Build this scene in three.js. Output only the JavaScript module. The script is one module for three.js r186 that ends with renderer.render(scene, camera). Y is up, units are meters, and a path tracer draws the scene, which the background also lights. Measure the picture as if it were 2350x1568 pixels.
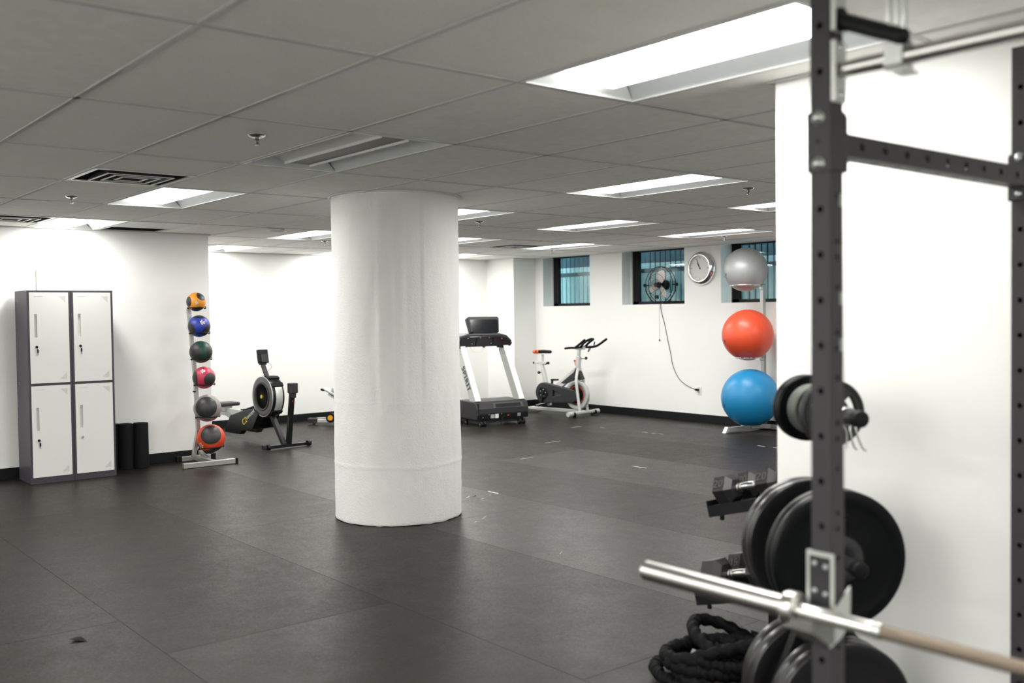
import * as THREE from 'three';
import { RoundedBoxGeometry } from 'three/addons/geometries/RoundedBoxGeometry.js';
import { mergeGeometries } from 'three/addons/utils/BufferGeometryUtils.js';
import { RectAreaLightUniformsLib } from 'three/addons/lights/RectAreaLightUniformsLib.js';
import { FontLoader } from 'three/addons/loaders/FontLoader.js';
import { TextGeometry } from 'three/addons/geometries/TextGeometry.js';

// ---------------------------------------------------------------- camera, sky, exposure
const scene = new THREE.Scene();
const EYE = 1.4835, CE = 2.344;                       // eye height, ceiling height
const camera = new THREE.PerspectiveCamera(2 * Math.atan(784 / 2269.57) * 180 / Math.PI, 2350 / 1568, 0.05, 60);
{
  const yaw = 0.6880, pitch = -0.0285, roll = 0.0123;
  const right = new THREE.Vector3(Math.cos(yaw), 0, Math.sin(yaw));
  const fwd = new THREE.Vector3(Math.sin(yaw) * Math.cos(pitch), Math.sin(pitch), -Math.cos(yaw) * Math.cos(pitch));
  const up = new THREE.Vector3().crossVectors(right, fwd);
  const r2 = right.clone().multiplyScalar(Math.cos(roll)).addScaledVector(up, -Math.sin(roll));
  const u2 = right.clone().multiplyScalar(Math.sin(roll)).addScaledVector(up, Math.cos(roll));
  camera.matrixAutoUpdate = true;
  const m = new THREE.Matrix4().makeBasis(r2, u2, fwd.clone().negate());
  camera.quaternion.setFromRotationMatrix(m);
  camera.position.set(0, EYE, 0);
  camera.focus = 7.6;
  camera.userData.fStop = 2.0;
  camera.updateMatrixWorld(true);
}
scene.background = new THREE.Color().setRGB(0.56, 0.76, 0.80);   // overcast daylight outside the windows
scene.backgroundIntensity = 9.5;
const renderer = new THREE.WebGLRenderer({ antialias: true });
renderer.toneMapping = THREE.LinearToneMapping;
renderer.toneMappingExposure = 1.54;
renderer.shadowMap.enabled = true;
RectAreaLightUniformsLib.init();
const LAMP = 26;                                       // luminance of each ceiling lamp
const LAMPCOL = new THREE.Color().setRGB(1.0, 0.985, 0.94);

// ---------------------------------------------------------------- helpers
function rng(seed) { let a = seed >>> 0; return () => { a = (a + 0x6D2B79F5) | 0; let t = Math.imul(a ^ (a >>> 15), 1 | a); t = (t + Math.imul(t ^ (t >>> 7), 61 | t)) ^ t; return ((t ^ (t >>> 14)) >>> 0) / 4294967296; }; }
const R = rng(7);
const V = (x, y, z) => new THREE.Vector3(x, y, z);
const PI = Math.PI, rad = (d) => d * PI / 180;
const used = {};
function numbered(n) { if (!(n in used)) { used[n] = 0; return n; } used[n]++; return n + '_' + String(used[n]).padStart(3, '0'); }
function clean(g) {
  let q = g.index ? g.toNonIndexed() : g;
  if (!q.attributes.normal) q.computeVertexNormals();
  if (!q.attributes.uv) q.setAttribute('uv', new THREE.BufferAttribute(new Float32Array(q.attributes.position.count * 2), 2));
  for (const k of Object.keys(q.attributes)) if (!['position', 'normal', 'uv'].includes(k)) q.deleteAttribute(k);
  return q;
}
function join(list) { list = (Array.isArray(list) ? list : [list]).map(clean); return list.length === 1 ? list[0] : mergeGeometries(list, false); }
function tf(g, x = 0, y = 0, z = 0, rx = 0, ry = 0, rz = 0) { if (rx || ry || rz) g.applyMatrix4(new THREE.Matrix4().makeRotationFromEuler(new THREE.Euler(rx, ry, rz))); g.translate(x, y, z); return g; }
const bx = (w, h, d, x, y, z, rx, ry, rz) => tf(new THREE.BoxGeometry(w, h, d), x, y, z, rx, ry, rz);
const rb = (w, h, d, r, x, y, z, rx, ry, rz) => tf(new RoundedBoxGeometry(w, h, d, 2, Math.min(r, w / 2.01, h / 2.01, d / 2.01)), x, y, z, rx, ry, rz);
const span = (x0, x1, y0, y1, z0, z1) => bx(x1 - x0, y1 - y0, z1 - z0, (x0 + x1) / 2, (y0 + y1) / 2, (z0 + z1) / 2);
function cyl(r, h, x, y, z, axis = 'y', seg = 24, r2 = r) { const g = new THREE.CylinderGeometry(r2, r, h, seg); if (axis === 'x') g.rotateZ(-PI / 2); if (axis === 'z') g.rotateX(PI / 2); g.translate(x, y, z); return g; }
function rod(a, b, r, seg = 14, r2 = r) { const d = b.clone().sub(a), g = new THREE.CylinderGeometry(r2, r, d.length(), seg); g.applyQuaternion(new THREE.Quaternion().setFromUnitVectors(V(0, 1, 0), d.clone().normalize())); g.translate((a.x + b.x) / 2, (a.y + b.y) / 2, (a.z + b.z) / 2); return g; }
function beam(a, b, w, h, hint = V(0, 1, 0), rr = 0.004) {       // rectangular bar from a to b, w sideways, h along hint
  const d = b.clone().sub(a), L = d.length(), z = d.normalize(), x = new THREE.Vector3().crossVectors(hint, z).normalize(), y = new THREE.Vector3().crossVectors(z, x);
  const g = new RoundedBoxGeometry(w, h, L, 1, Math.min(rr, w / 2.1, h / 2.1));
  g.applyMatrix4(new THREE.Matrix4().makeBasis(x, y, z)); g.translate((a.x + b.x) / 2, (a.y + b.y) / 2, (a.z + b.z) / 2); return g;
}
function tube(pts, r, seg = 40, rs = 8, closed = false, tension = 0.5) { return new THREE.TubeGeometry(new THREE.CatmullRomCurve3(pts, closed, 'catmullrom', tension), seg, r, rs, closed); }
const lathe = (pts, seg = 32) => new THREE.LatheGeometry(pts.map(([r, y]) => new THREE.Vector2(r, y)), seg);
function shapeOf(pts) { const s = new THREE.Shape(); pts.forEach(([x, y], i) => i ? s.lineTo(x, y) : s.moveTo(x, y)); s.closePath(); return s; }
function ext(sh, depth, bevel = 0, seg = 10) { const s = Array.isArray(sh) ? shapeOf(sh) : sh; return new THREE.ExtrudeGeometry(s, { depth: depth - 2 * bevel, bevelEnabled: bevel > 0, bevelSize: bevel, bevelThickness: bevel, bevelOffset: -bevel, bevelSegments: 2, curveSegments: seg }).translate(0, 0, bevel); }
function metreUV(g, s = 1) {                                       // uv in metres, from the face's main direction
  const p = g.attributes.position, n = g.attributes.normal, u = g.attributes.uv;
  for (let i = 0; i < p.count; i++) {
    const ax = Math.abs(n.getX(i)), ay = Math.abs(n.getY(i)), az = Math.abs(n.getZ(i));
    if (ay >= ax && ay >= az) u.setXY(i, p.getX(i) / s, p.getZ(i) / s); else if (ax >= az) u.setXY(i, p.getZ(i) / s, p.getY(i) / s); else u.setXY(i, p.getX(i) / s, p.getY(i) / s);
  }
  return g;
}
function part(name, geos, mat, parent, label, kind) {
  const m = new THREE.Mesh(join(geos), mat); m.name = name; m.castShadow = m.receiveShadow = true; parent.add(m);
  if (label) m.userData.label = label; if (kind) m.userData.kind = kind; return m;
}
function grp(name, parent) { const g = new THREE.Group(); g.name = name; parent.add(g); return g; }
function thing(name, label, category, [x, y, z] = [0, 0, 0], turn = 0, group) {
  const o = new THREE.Group(); o.name = numbered(name); scene.add(o); o.position.set(x, y, z); o.rotation.y = turn;
  o.userData = { label, category }; if (group) o.userData.group = group; return o;
}
function tag(o, label, category, group) { o.name = numbered(o.name); o.userData = { label, category }; if (group) o.userData.group = group; return o; }
function struct(name, geos, mat, label, category, uvScale) {
  const g = join(geos); if (uvScale) metreUV(g, uvScale);
  const m = new THREE.Mesh(g, mat); m.name = name; m.castShadow = m.receiveShadow = true; scene.add(m); m.userData = { kind: 'structure', label, category }; return m;
}
function structGroup(name, label, category) { const g = new THREE.Group(); g.name = name; scene.add(g); g.userData = { kind: 'structure', label, category }; return g; }
const font = await new FontLoader().loadAsync('fonts/droid/droid_sans_bold.typeface.json');
function text(s, size, depth = 0.0015) { const g = new TextGeometry(s, { font, size, depth, curveSegments: 4, bevelEnabled: false }); g.computeBoundingBox(); const b = g.boundingBox; g.translate(-(b.max.x + b.min.x) / 2, -(b.max.y + b.min.y) / 2, 0); return g; }

// ---------------------------------------------------------------- procedural textures
function noise2(w, h, seed) { const r = rng(seed), a = new Float32Array(w * h); for (let i = 0; i < a.length; i++) a[i] = r(); return (x, y) => { x = ((x % w) + w) % w; y = ((y % h) + h) % h; const x0 = Math.floor(x), y0 = Math.floor(y), fx = x - x0, fy = y - y0, sx = fx * fx * (3 - 2 * fx), sy = fy * fy * (3 - 2 * fy), x1 = (x0 + 1) % w, y1 = (y0 + 1) % h; return (a[y0 * w + x0] * (1 - sx) + a[y0 * w + x1] * sx) * (1 - sy) + (a[y1 * w + x0] * (1 - sx) + a[y1 * w + x1] * sx) * sy; }; }
function tex(size, fn, srgb = false, rep = 1) {
  const d = new Uint8Array(size * size * 4);
  for (let y = 0; y < size; y++) for (let x = 0; x < size; x++) { const c = fn(x / size, y / size), k = (y * size + x) * 4; const v = Array.isArray(c) ? c : [c, c, c]; d[k] = Math.max(0, Math.min(255, v[0] * 255)); d[k + 1] = Math.max(0, Math.min(255, v[1] * 255)); d[k + 2] = Math.max(0, Math.min(255, v[2] * 255)); d[k + 3] = 255; }
  const t = new THREE.DataTexture(d, size, size); t.magFilter = THREE.LinearFilter; t.minFilter = THREE.LinearMipmapLinearFilter; t.generateMipmaps = true; t.wrapS = t.wrapT = THREE.RepeatWrapping; t.repeat.set(rep, rep); if (srgb) t.colorSpace = THREE.SRGBColorSpace; t.needsUpdate = true; return t;
}
const n8 = noise2(8, 8, 11), n16 = noise2(16, 16, 12), n32 = noise2(32, 32, 13), n64 = noise2(64, 64, 14), n128 = noise2(128, 128, 15), n256 = noise2(256, 256, 16), n512 = noise2(512, 512, 17);
const plasterBump = tex(512, (u, v) => 0.5 + 0.25 * (n64(u * 64, v * 64) - 0.5) + 0.45 * (n128(u * 128, v * 128) - 0.5) + 0.3 * (n256(u * 256, v * 256) - 0.5));
const stuccoBump = tex(1024, (u, v) => { const a = n64(u * 64, v * 64), b = n128(u * 128, v * 128), c = n256(u * 256, v * 256), k = n16(u * 16, v * 16); return 0.5 + (0.25 + 0.5 * k) * (0.5 * (a - 0.5) + 0.6 * (b - 0.5) + 0.5 * (c - 0.5)); });
// rubber flooring: dark crumb with grey fleck, long faint smears and scuffs
const scuffs = []; { const r = rng(91); for (let i = 0; i < 70; i++) scuffs.push([r(), r(), 0.01 + r() * 0.06, (r() - 0.5) * 0.5, r()]); }
const rubberMap = tex(1024, (u, v) => {
  let s = 0.40 + 0.05 * (n8(u * 8, v * 8) - 0.5) + 0.03 * (n32(u * 16, v * 32) - 0.5) + 0.05 * (n64(u * 64, v * 64) - 0.5);
  s += 0.17 * (n512(u * 512, v * 512) - 0.5) + 0.13 * (n256(u * 256, v * 256) - 0.5);
  const f = n512(u * 512 + 100, v * 512 + 37); if (f > 0.93) s += 0.10;
  for (const [a, b, L, t, k] of scuffs) { let dx = u - a, dy = v - b; if (Math.abs(dx) > 0.08 || Math.abs(dy) > 0.08) continue; const x = dx * Math.cos(t) + dy * Math.sin(t), y = -dx * Math.sin(t) + dy * Math.cos(t); if (Math.abs(x) < L && Math.abs(y) < 0.0012 + 0.001 * k) s += 0.10 * k * n128(u * 512, v * 512); }
  return [s * 1.01, s * 0.985, s * 0.975];
}, true);
const rubberRough = tex(512, (u, v) => 0.50 + 0.05 * (n16(u * 16, v * 16) - 0.5) + 0.05 * (n64(u * 64, v * 64) - 0.5) + 0.16 * (n256(u * 256, v * 256) - 0.5));
const rubberBump = tex(512, (u, v) => 0.5 + 0.6 * (n256(u * 256, v * 256) - 0.5) + 0.3 * (n128(u * 128, v * 128) - 0.5));
const tileMap = tex(512, (u, v) => { const f = n256(u * 256, v * 64), g = n512(u * 512, v * 128); let s = 0.95 + 0.03 * (n16(u * 16, v * 16) - 0.5) + 0.03 * (g - 0.5); if (f > 0.86) s -= 0.06 * (f - 0.86) / 0.14; return [s, s * 0.995, s * 0.972]; }, true);
const tileStain = tex(512, (u, v) => { const f = n256(u * 256, v * 64); let s = 0.95 + 0.03 * (n512(u * 512, v * 128) - 0.5); const b = Math.max(0, n8(u * 4 + 1.3, v * 4 + 2.1) - 0.55) * (0.5 + n32(u * 32, v * 32)); if (f > 0.86) s -= 0.05; return [s - 0.012 * b, s * 0.995 - 0.025 * b, s * 0.972 - 0.07 * b]; }, true);
const tileBump = tex(512, (u, v) => { const f = n256(u * 256, v * 64); return 0.7 + 0.3 * (n512(u * 512, v * 128) - 0.5) - (f > 0.82 ? 0.6 * (f - 0.82) / 0.18 : 0); });
const knurl = tex(256, (u, v) => { const a = Math.abs(((u + v) * 24) % 1 - 0.5), b = Math.abs(((u - v + 4) * 24) % 1 - 0.5); return Math.min(1, 2 * Math.min(a, b) + 0.3); });
const powder = tex(256, (u, v) => 0.5 + 0.6 * (n128(u * 128, v * 128) - 0.5) + 0.3 * (n256(u * 256, v * 256) - 0.5));
const castBump = tex(256, (u, v) => 0.5 + 0.5 * (n64(u * 64, v * 64) - 0.5) + 0.5 * (n128(u * 128, v * 128) - 0.5));

// ---------------------------------------------------------------- materials
const lin = (r, g, b) => new THREE.Color().setRGB(r, g, b);
const mat = (c, rough = 0.6, metal = 0, o = {}) => new THREE.MeshStandardMaterial({ color: c, roughness: rough, metalness: metal, ...o });
const phys = (c, rough, metal, o) => new THREE.MeshPhysicalMaterial({ color: c, roughness: rough, metalness: metal, ...o });
const M = {
  wall: mat(lin(0.87, 0.875, 0.855), 0.75, 0, { bumpMap: plasterBump, bumpScale: 0.0004 }),
  column: mat(lin(0.86, 0.87, 0.855), 0.6, 0, { bumpMap: stuccoBump, bumpScale: 0.0026 }),
  base: phys(lin(0.006, 0.0075, 0.0085), 0.55, 0, { specularIntensity: 0.45 }),
  slab: mat(lin(0.30, 0.29, 0.28), 0.8),
  tile: mat(0xffffff, 0.95, 0, { map: tileMap, bumpMap: tileBump, bumpScale: 0.0012 }),
  tileOld: mat(0xffffff, 0.95, 0, { map: tileStain, bumpMap: tileBump, bumpScale: 0.0012 }),
  tee: mat(lin(0.64, 0.64, 0.61), 0.6),
  plenum: mat(lin(0.05, 0.05, 0.05), 0.9),
  white: mat(lin(0.82, 0.82, 0.80), 0.45),
  reflector: mat(lin(0.72, 0.74, 0.75), 0.35),
  perforated: mat(lin(0.17, 0.15, 0.145), 0.5, 0.3),
  glow: mat(lin(0.9, 0.9, 0.88), 0.6, 0, { emissive: LAMPCOL, emissiveIntensity: 4.5 }),
  ventDark: mat(lin(0.012, 0.016, 0.018), 0.7),
  ventShade: mat(lin(0.06, 0.062, 0.062), 0.6),  // diffuser cone slopes: their shade is put into this dark colour
  ventMetal: mat(lin(0.62, 0.62, 0.60), 0.35, 0.2),
  chrome: mat(lin(0.78, 0.78, 0.78), 0.12, 1),
  chromeDark: mat(lin(0.22, 0.22, 0.22), 0.25, 1),  // sprinkler chrome with its dark reflections put into the colour
  cradleGrey: mat(lin(0.20, 0.20, 0.19), 0.45, 0.5),
  zinc: mat(lin(0.62, 0.66, 0.64), 0.3, 0.85),
  zincPlate: mat(lin(0.60, 0.62, 0.59), 0.42, 0.6),
  steel: mat(lin(0.62, 0.61, 0.59), 0.28, 1),
  knurled: mat(lin(0.33, 0.27, 0.21), 0.45, 1, { bumpMap: knurl, bumpScale: 0.0006 }),
  rackPaint: phys(lin(0.044, 0.041, 0.045), 0.5, 0.1, { specularIntensity: 0.7, bumpMap: powder, bumpScale: 0.0003 }),
  black: phys(lin(0.0045, 0.0055, 0.006), 0.5, 0, { specularIntensity: 0.5 }),
  blackGloss: phys(lin(0.005, 0.006, 0.0065), 0.28, 0, { specularIntensity: 0.7 }),
  blackMatte: phys(lin(0.007, 0.007, 0.008), 0.85, 0, { specularIntensity: 0.4 }),
  charcoal: phys(lin(0.026, 0.025, 0.028), 0.45, 0, { specularIntensity: 0.8 }),
  bumper: phys(lin(0.003, 0.004, 0.0045), 0.34, 0, { specularIntensity: 0.38, bumpMap: castBump, bumpScale: 0.0004 }),
  iron: mat(lin(0.035, 0.037, 0.036), 0.45, 0.35, { bumpMap: castBump, bumpScale: 0.0008 }),
  ironGrey: mat(lin(0.13, 0.14, 0.125), 0.5, 0.3, { bumpMap: castBump, bumpScale: 0.0008 }),
  foam: phys(lin(0.006, 0.0075, 0.0075), 0.75, 0, { specularIntensity: 0.4, bumpMap: castBump, bumpScale: 0.0008 }),
  lockerGrey: mat(lin(0.060, 0.054, 0.068), 0.45, 0.1),
  lockerDoor: mat(lin(0.76, 0.76, 0.74), 0.4),
  silver: mat(lin(0.50, 0.50, 0.49), 0.35, 0.7),
  silverPaint: mat(lin(0.62, 0.63, 0.62), 0.38, 0.25),
  treadGrey: mat(lin(0.50, 0.52, 0.50), 0.4, 0.15),
  glass: phys(lin(0.80, 0.93, 0.95), 0.02, 0, { transmission: 1, thickness: 0, ior: 1.45 }),
  glassDark: phys(lin(0.34, 0.43, 0.48), 0.04, 0, { transmission: 1, thickness: 0, ior: 1.45 }),
  slat: mat(lin(0.56, 0.63, 0.64), 0.7),
  wellDark: mat(lin(0.05, 0.075, 0.085), 0.9),
  fanBlade: mat(lin(0.66, 0.60, 0.58), 0.3, 0.5),
  red: mat(lin(0.62, 0.05, 0.02), 0.4),
  yellow: mat(lin(0.75, 0.55, 0.03), 0.45),
  orangeYellow: mat(lin(0.85, 0.36, 0.03), 0.45),
  blueTrim: mat(lin(0.03, 0.06, 0.11), 0.4),
  print: mat(lin(0.75, 0.76, 0.74), 0.5),
  printDark: mat(lin(0.05, 0.06, 0.06), 0.5),
  screen: mat(lin(0.006, 0.008, 0.011), 0.15),
  rope: phys(lin(0.004, 0.0045, 0.005), 0.75, 0, { specularIntensity: 0.3, bumpMap: castBump, bumpScale: 0.001 }),
  emboss: mat(lin(0.07, 0.07, 0.07), 0.5),
  tape: mat(lin(0.42, 0.43, 0.42), 0.8),
};

// ---------------------------------------------------------------- room shell
const XR = 10.316, ZF = -12.622, ZL = -10.045, XL = 4.150, XN = 3.173, ZN = -2.270, XW = -3.0, ZB = 3.0;
const floor = structGroup('floor', 'dark rubber floor of long mats with faint seams and scuffs', 'floor');
part('subfloor', metreUV(join(span(XW - 0.2, XR + 0.4, -0.2, -0.009, ZF - 0.3, ZB + 0.2)), 2), M.slab, floor);
const matTones = [[0.0165, 0.0143, 0.0130], [0.0185, 0.0165, 0.0152], [0.0155, 0.0132, 0.0120]].map(([r, g, b], k) => phys(lin(r / 0.133, g / 0.133, b / 0.133), [0.85, 0.79, 0.89][k], 0, { specularIntensity: [0.26, 0.36, 0.23][k], map: rubberMap, roughnessMap: rubberRough, bumpMap: rubberBump, bumpScale: 0.0003 }));
{
  const pitch = 1.166, tones = { 0: 0, 1: 2, 2: 1, 3: 0, '-1': 1 };
  for (let k = -6; k < 8; k++) {
    const x0 = Math.max(XW, 1.553 + k * pitch), x1 = Math.min(XR - 0.02, 1.553 + (k + 1) * pitch); if (x1 - x0 < 0.05) continue;
    let z = ZF + 0.02; const cuts = [z]; z += k === 0 ? 8.28 - 3.66 : 2.4 + ((k * 5 + 35) % 4) * 0.8;
    while (z < ZB - 0.6) { cuts.push(z); z += 3.66; } cuts.push(ZB);
    for (let j = 0; j + 1 < cuts.length; j++) {
      const tone = k === 2 ? 1 : k === 3 ? 0 : k === 1 ? 0 : k === 0 ? (j % 2 ? 2 : 0) : k === -1 ? 2 : (k + 8 + j) % 3;
      let a = cuts[j]; const b = cuts[j + 1];
      if (x1 < XL + 0.3 && b < ZL + 0.02) continue;                 // inside the wall block
      if (x0 < XL && x1 <= XL + 0.6 && a < ZL) a = Math.max(a, ZL + 0.02);
      if (b - a < 0.05) continue;
      const g = join(rb(x1 - x0 - 0.0018, 0.01, b - a - 0.0018, 0.0008, (x0 + x1) / 2, -0.005, (a + b) / 2)); metreUV(g, 1.7);
      part('floor_mat', g, matTones[tone], floor);
    }
  }
  // worn tape remnants and paint scrapes left on the mats
  const marks = [[4.74, -6.37, 0.10, 0.02, 0.3], [4.86, -6.40, 0.11, 0.018, -0.5], [4.95, -6.33, 0.04, 0.012, 0.8], [5.05, -6.42, 0.035, 0.20, 0.05], [4.92, -6.60, 0.06, 0.012, -0.2], [4.80, -6.25, 0.05, 0.015, 0.1],
    [6.44, -7.69, 0.34, 0.016, 0.02], [7.55, -8.46, 0.28, 0.014, 0.0], [8.77, -9.35, 0.24, 0.014, 0.0], [8.96, -8.35, 0.03, 0.12, 0.02], [8.96, -8.20, 0.03, 0.07, 0.0], [8.96, -8.08, 0.03, 0.09, -0.03], [8.93, -6.60, 0.025, 0.12, 0], [8.93, -6.40, 0.025, 0.10, 0], [8.93, -9.05, 0.02, 0.10, 0.02], [6.9, -6.5, 0.02, 0.22, 0.05], [4.05, -4.49, 0.06, 0.006, 0.6], [4.0, -4.53, 0.03, 0.006, -0.5], [4.33, -5.63, 0.10, 0.012, 0.5], [4.22, -5.58, 0.06, 0.010, 0.3]];
  for (const [x, z, w, d, t] of marks) {
    const pts = [], n = 14; for (let i = 0; i < n; i++) { const a = i / n * 2 * PI, c = Math.cos(a), s = Math.sin(a), q = 0.55 + 0.45 * R(); pts.push([Math.sign(c) * Math.pow(Math.abs(c), 0.5) * w / 2 * q, Math.sign(s) * Math.pow(Math.abs(s), 0.5) * d / 2 * q]); }
    part('tape_scrap', tf(ext(pts, 0.0006), x, 0.0006, z, PI / 2, t, 0), M.tape, floor);
  }
  // dark diamond shaped inlay flush with the mats
  part('floor_inlay', tf(ext([[-0.062, 0], [0, -0.05], [0.062, 0], [0, 0.05]], 0.0012), 1.335, 0.0012, -4.775, PI / 2, rad(-12), 0), M.blackMatte, floor);
}
// walls (solid, with thickness)
struct('wall_left', span(XW - 0.2, XL, 0, CE + 0.12, ZF - 0.2, ZL), M.wall, 'white painted wall behind the lockers', 'wall', 1.3);
struct('wall_far', span(XL, XR + 0.3, 0, CE + 0.12, ZF - 0.2, ZF), M.wall, 'white painted far wall behind the rowing machine', 'wall', 1.3);
struct('wall_pier', span(9.87, XR, 0, CE + 0.12, ZF, -11.95), M.wall, 'white corner pier beside the treadmill', 'wall', 1.3);
struct('wall_near', span(XN, XN + 0.16, 0, CE + 0.12, ZN, ZB + 0.2), M.wall, 'white wall close behind the power rack', 'wall', 1.3);
struct('wall_near_return', span(XN + 0.16, XR + 0.3, 0, CE + 0.12, ZN, ZN + 0.16), M.wall, 'white wall behind the dumbbell rack', 'wall', 1.3);
struct('wall_back', span(XW - 0.2, XN + 0.16, 0, CE + 0.12, ZB, ZB + 0.2), M.wall, 'white wall behind the camera', 'wall', 1.3);
struct('wall_side', span(XW - 0.2, XW, 0, CE + 0.12, ZL, ZB), M.wall, 'white wall at the left, out of view', 'wall', 1.3);
const SILL = 1.585, wins = [[-11.76, -10.70], [-10.03, -8.862], [-8.242, -7.07]];
struct('wall_right', [span(XR, XR + 0.3, 0, SILL, ZF - 0.2, ZN), span(XR, XR + 0.3, SILL, CE + 0.12, ZF - 0.2, wins[0][0]), span(XR, XR + 0.3, SILL, CE + 0.12, wins[0][1], wins[1][0]), span(XR, XR + 0.3, SILL, CE + 0.12, wins[1][1], wins[2][0]), span(XR, XR + 0.3, SILL, CE + 0.12, wins[2][1], ZN)], M.wall, 'white wall with three high recessed windows', 'wall', 1.3);
const BB = 0.105;
function baseboard(name, x0, x1, z0, z1, label) { struct(name, [rb(x1 - x0, BB, z1 - z0, 0.003, (x0 + x1) / 2, BB / 2, (z0 + z1) / 2)], M.base, label, 'baseboard'); }
baseboard('baseboard_left', XW, XL - 0.002, ZL, ZL + 0.012, 'black rubber baseboard under the locker wall');
baseboard('baseboard_corner', XL, XL + 0.012, ZF + 0.012, ZL + 0.012, 'black rubber baseboard on the short return wall');
baseboard('baseboard_far', XL + 0.012, 9.87, ZF, ZF + 0.012, 'black rubber baseboard along the far wall');
baseboard('baseboard_pier', 9.858, 9.87, ZF + 0.012, -11.95, 'black rubber baseboard on the pier side');
baseboard('baseboard_pier_front', 9.858, XR - 0.012, -11.95, -11.938, 'black rubber baseboard on the pier front');
baseboard('baseboard_right', XR - 0.012, XR, -11.938, ZN, 'black rubber baseboard under the windows');
baseboard('baseboard_near', XN - 0.012, XN, ZN - 0.012, ZB, 'black rubber baseboard of the near wall');

// windows: black frame, two panes, white jamb liner; ribbed well outside
wins.forEach(([z0, z1], i) => {
  const w = structGroup('window_' + (i + 1), ['first window by the corner pier, behind the exercise bike', 'middle window with a black fan on its sill', 'third window behind the silver exercise ball'][i], 'window');
  const x = 10.53, t = 0.045;
  part('frame', [span(x, x + 0.06, SILL, SILL + t, z0, z1), span(x, x + 0.06, CE - 0.005, CE + 0.05, z0, z1), span(x, x + 0.06, SILL, CE, z0 + 0.012, z0 + 0.012 + 0.11), span(x, x + 0.06, SILL, CE, z1 - t, z1)], M.black, w);
  part('jamb_liner', span(x - 0.03, x + 0.06, SILL, CE, z0, z0 + 0.012), M.white, w);
  part('pane', span(x + 0.028, x + 0.032, SILL + t, 2.175, z0 + 0.12, z1 - t), M.glass, w);
  part('pane', span(x + 0.028, x + 0.032, 2.18, CE, z0 + 0.12, z1 - t), M.glassDark, w, 'darker tinted upper pane');
  const well = structGroup('window_well_' + (i + 1), ['ribbed metal window well outside the first window', 'ribbed metal window well outside the middle window', 'ribbed metal window well outside the third window'][i], 'window well');
  part('well_wall', [span(11.22, 11.3, 1.0, 3.2, z0 - 0.7, z1 + 0.7), span(XR + 0.3, 11.3, 1.0, 1.3, z0 - 0.7, z1 + 0.7)], M.wellDark, well);
  part('rail', span(10.86, 10.90, 2.06, 2.12, z0 - 0.6, z1 + 0.6), M.wellDark, well);
  for (let z = z0 - 0.45; z < z1 + 0.55; z += 0.098) part('slat', rb(0.03, 1.75, 0.062, 0.012, 10.93, 2.2, z, 0, 0.25, 0), M.slat, well);
});

// ---------------------------------------------------------------- ceiling: grid of tees, single tiles, lights, vents
const GX = (i) => 1.1631 + i * 0.61, GZ = (j) => -(2.8485 + j * 1.22);
const ceiling = structGroup('ceiling', 'suspended ceiling of grey-white lay-in tiles', 'ceiling');
part('plenum_slab', span(XW - 0.2, XR + 0.4, CE + 0.22, CE + 0.32, ZF - 0.3, ZB + 0.3), M.plenum, ceiling);
const lit = [[2, -1], [2, 3], [2, 5], [6, 1], [6, 3], [6, 5], [6, 7], [9, 1], [9, 3], [9, 5], [9, 7], [12, 1], [12, 3], [12, 5], [12, 7], [-3, -3], [-3, -1], [-3, 1], [-3, 3], [-3, 5], [2, -4], [-6, -4], [-6, -3], [-6, -2], [-6, -1], [-6, 0], [-6, 1], [-6, 2], [-6, 4], [-2, -5]];  // lamps left of the view and behind the camera are unseen, added for ambient
const dark = [[2, 1]];
const vents = [[1, 2, 0.5], [1, 5, 0], [11, 5, 0.5]];              // cell i, j, offset of the half cell along j
const grille = [3, 5];
const frustum = new THREE.Frustum().setFromProjectionMatrix(new THREE.Matrix4().multiplyMatrices((camera.updateProjectionMatrix(), camera.projectionMatrix), camera.matrixWorldInverse.copy(camera.matrixWorld).invert()));
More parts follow.
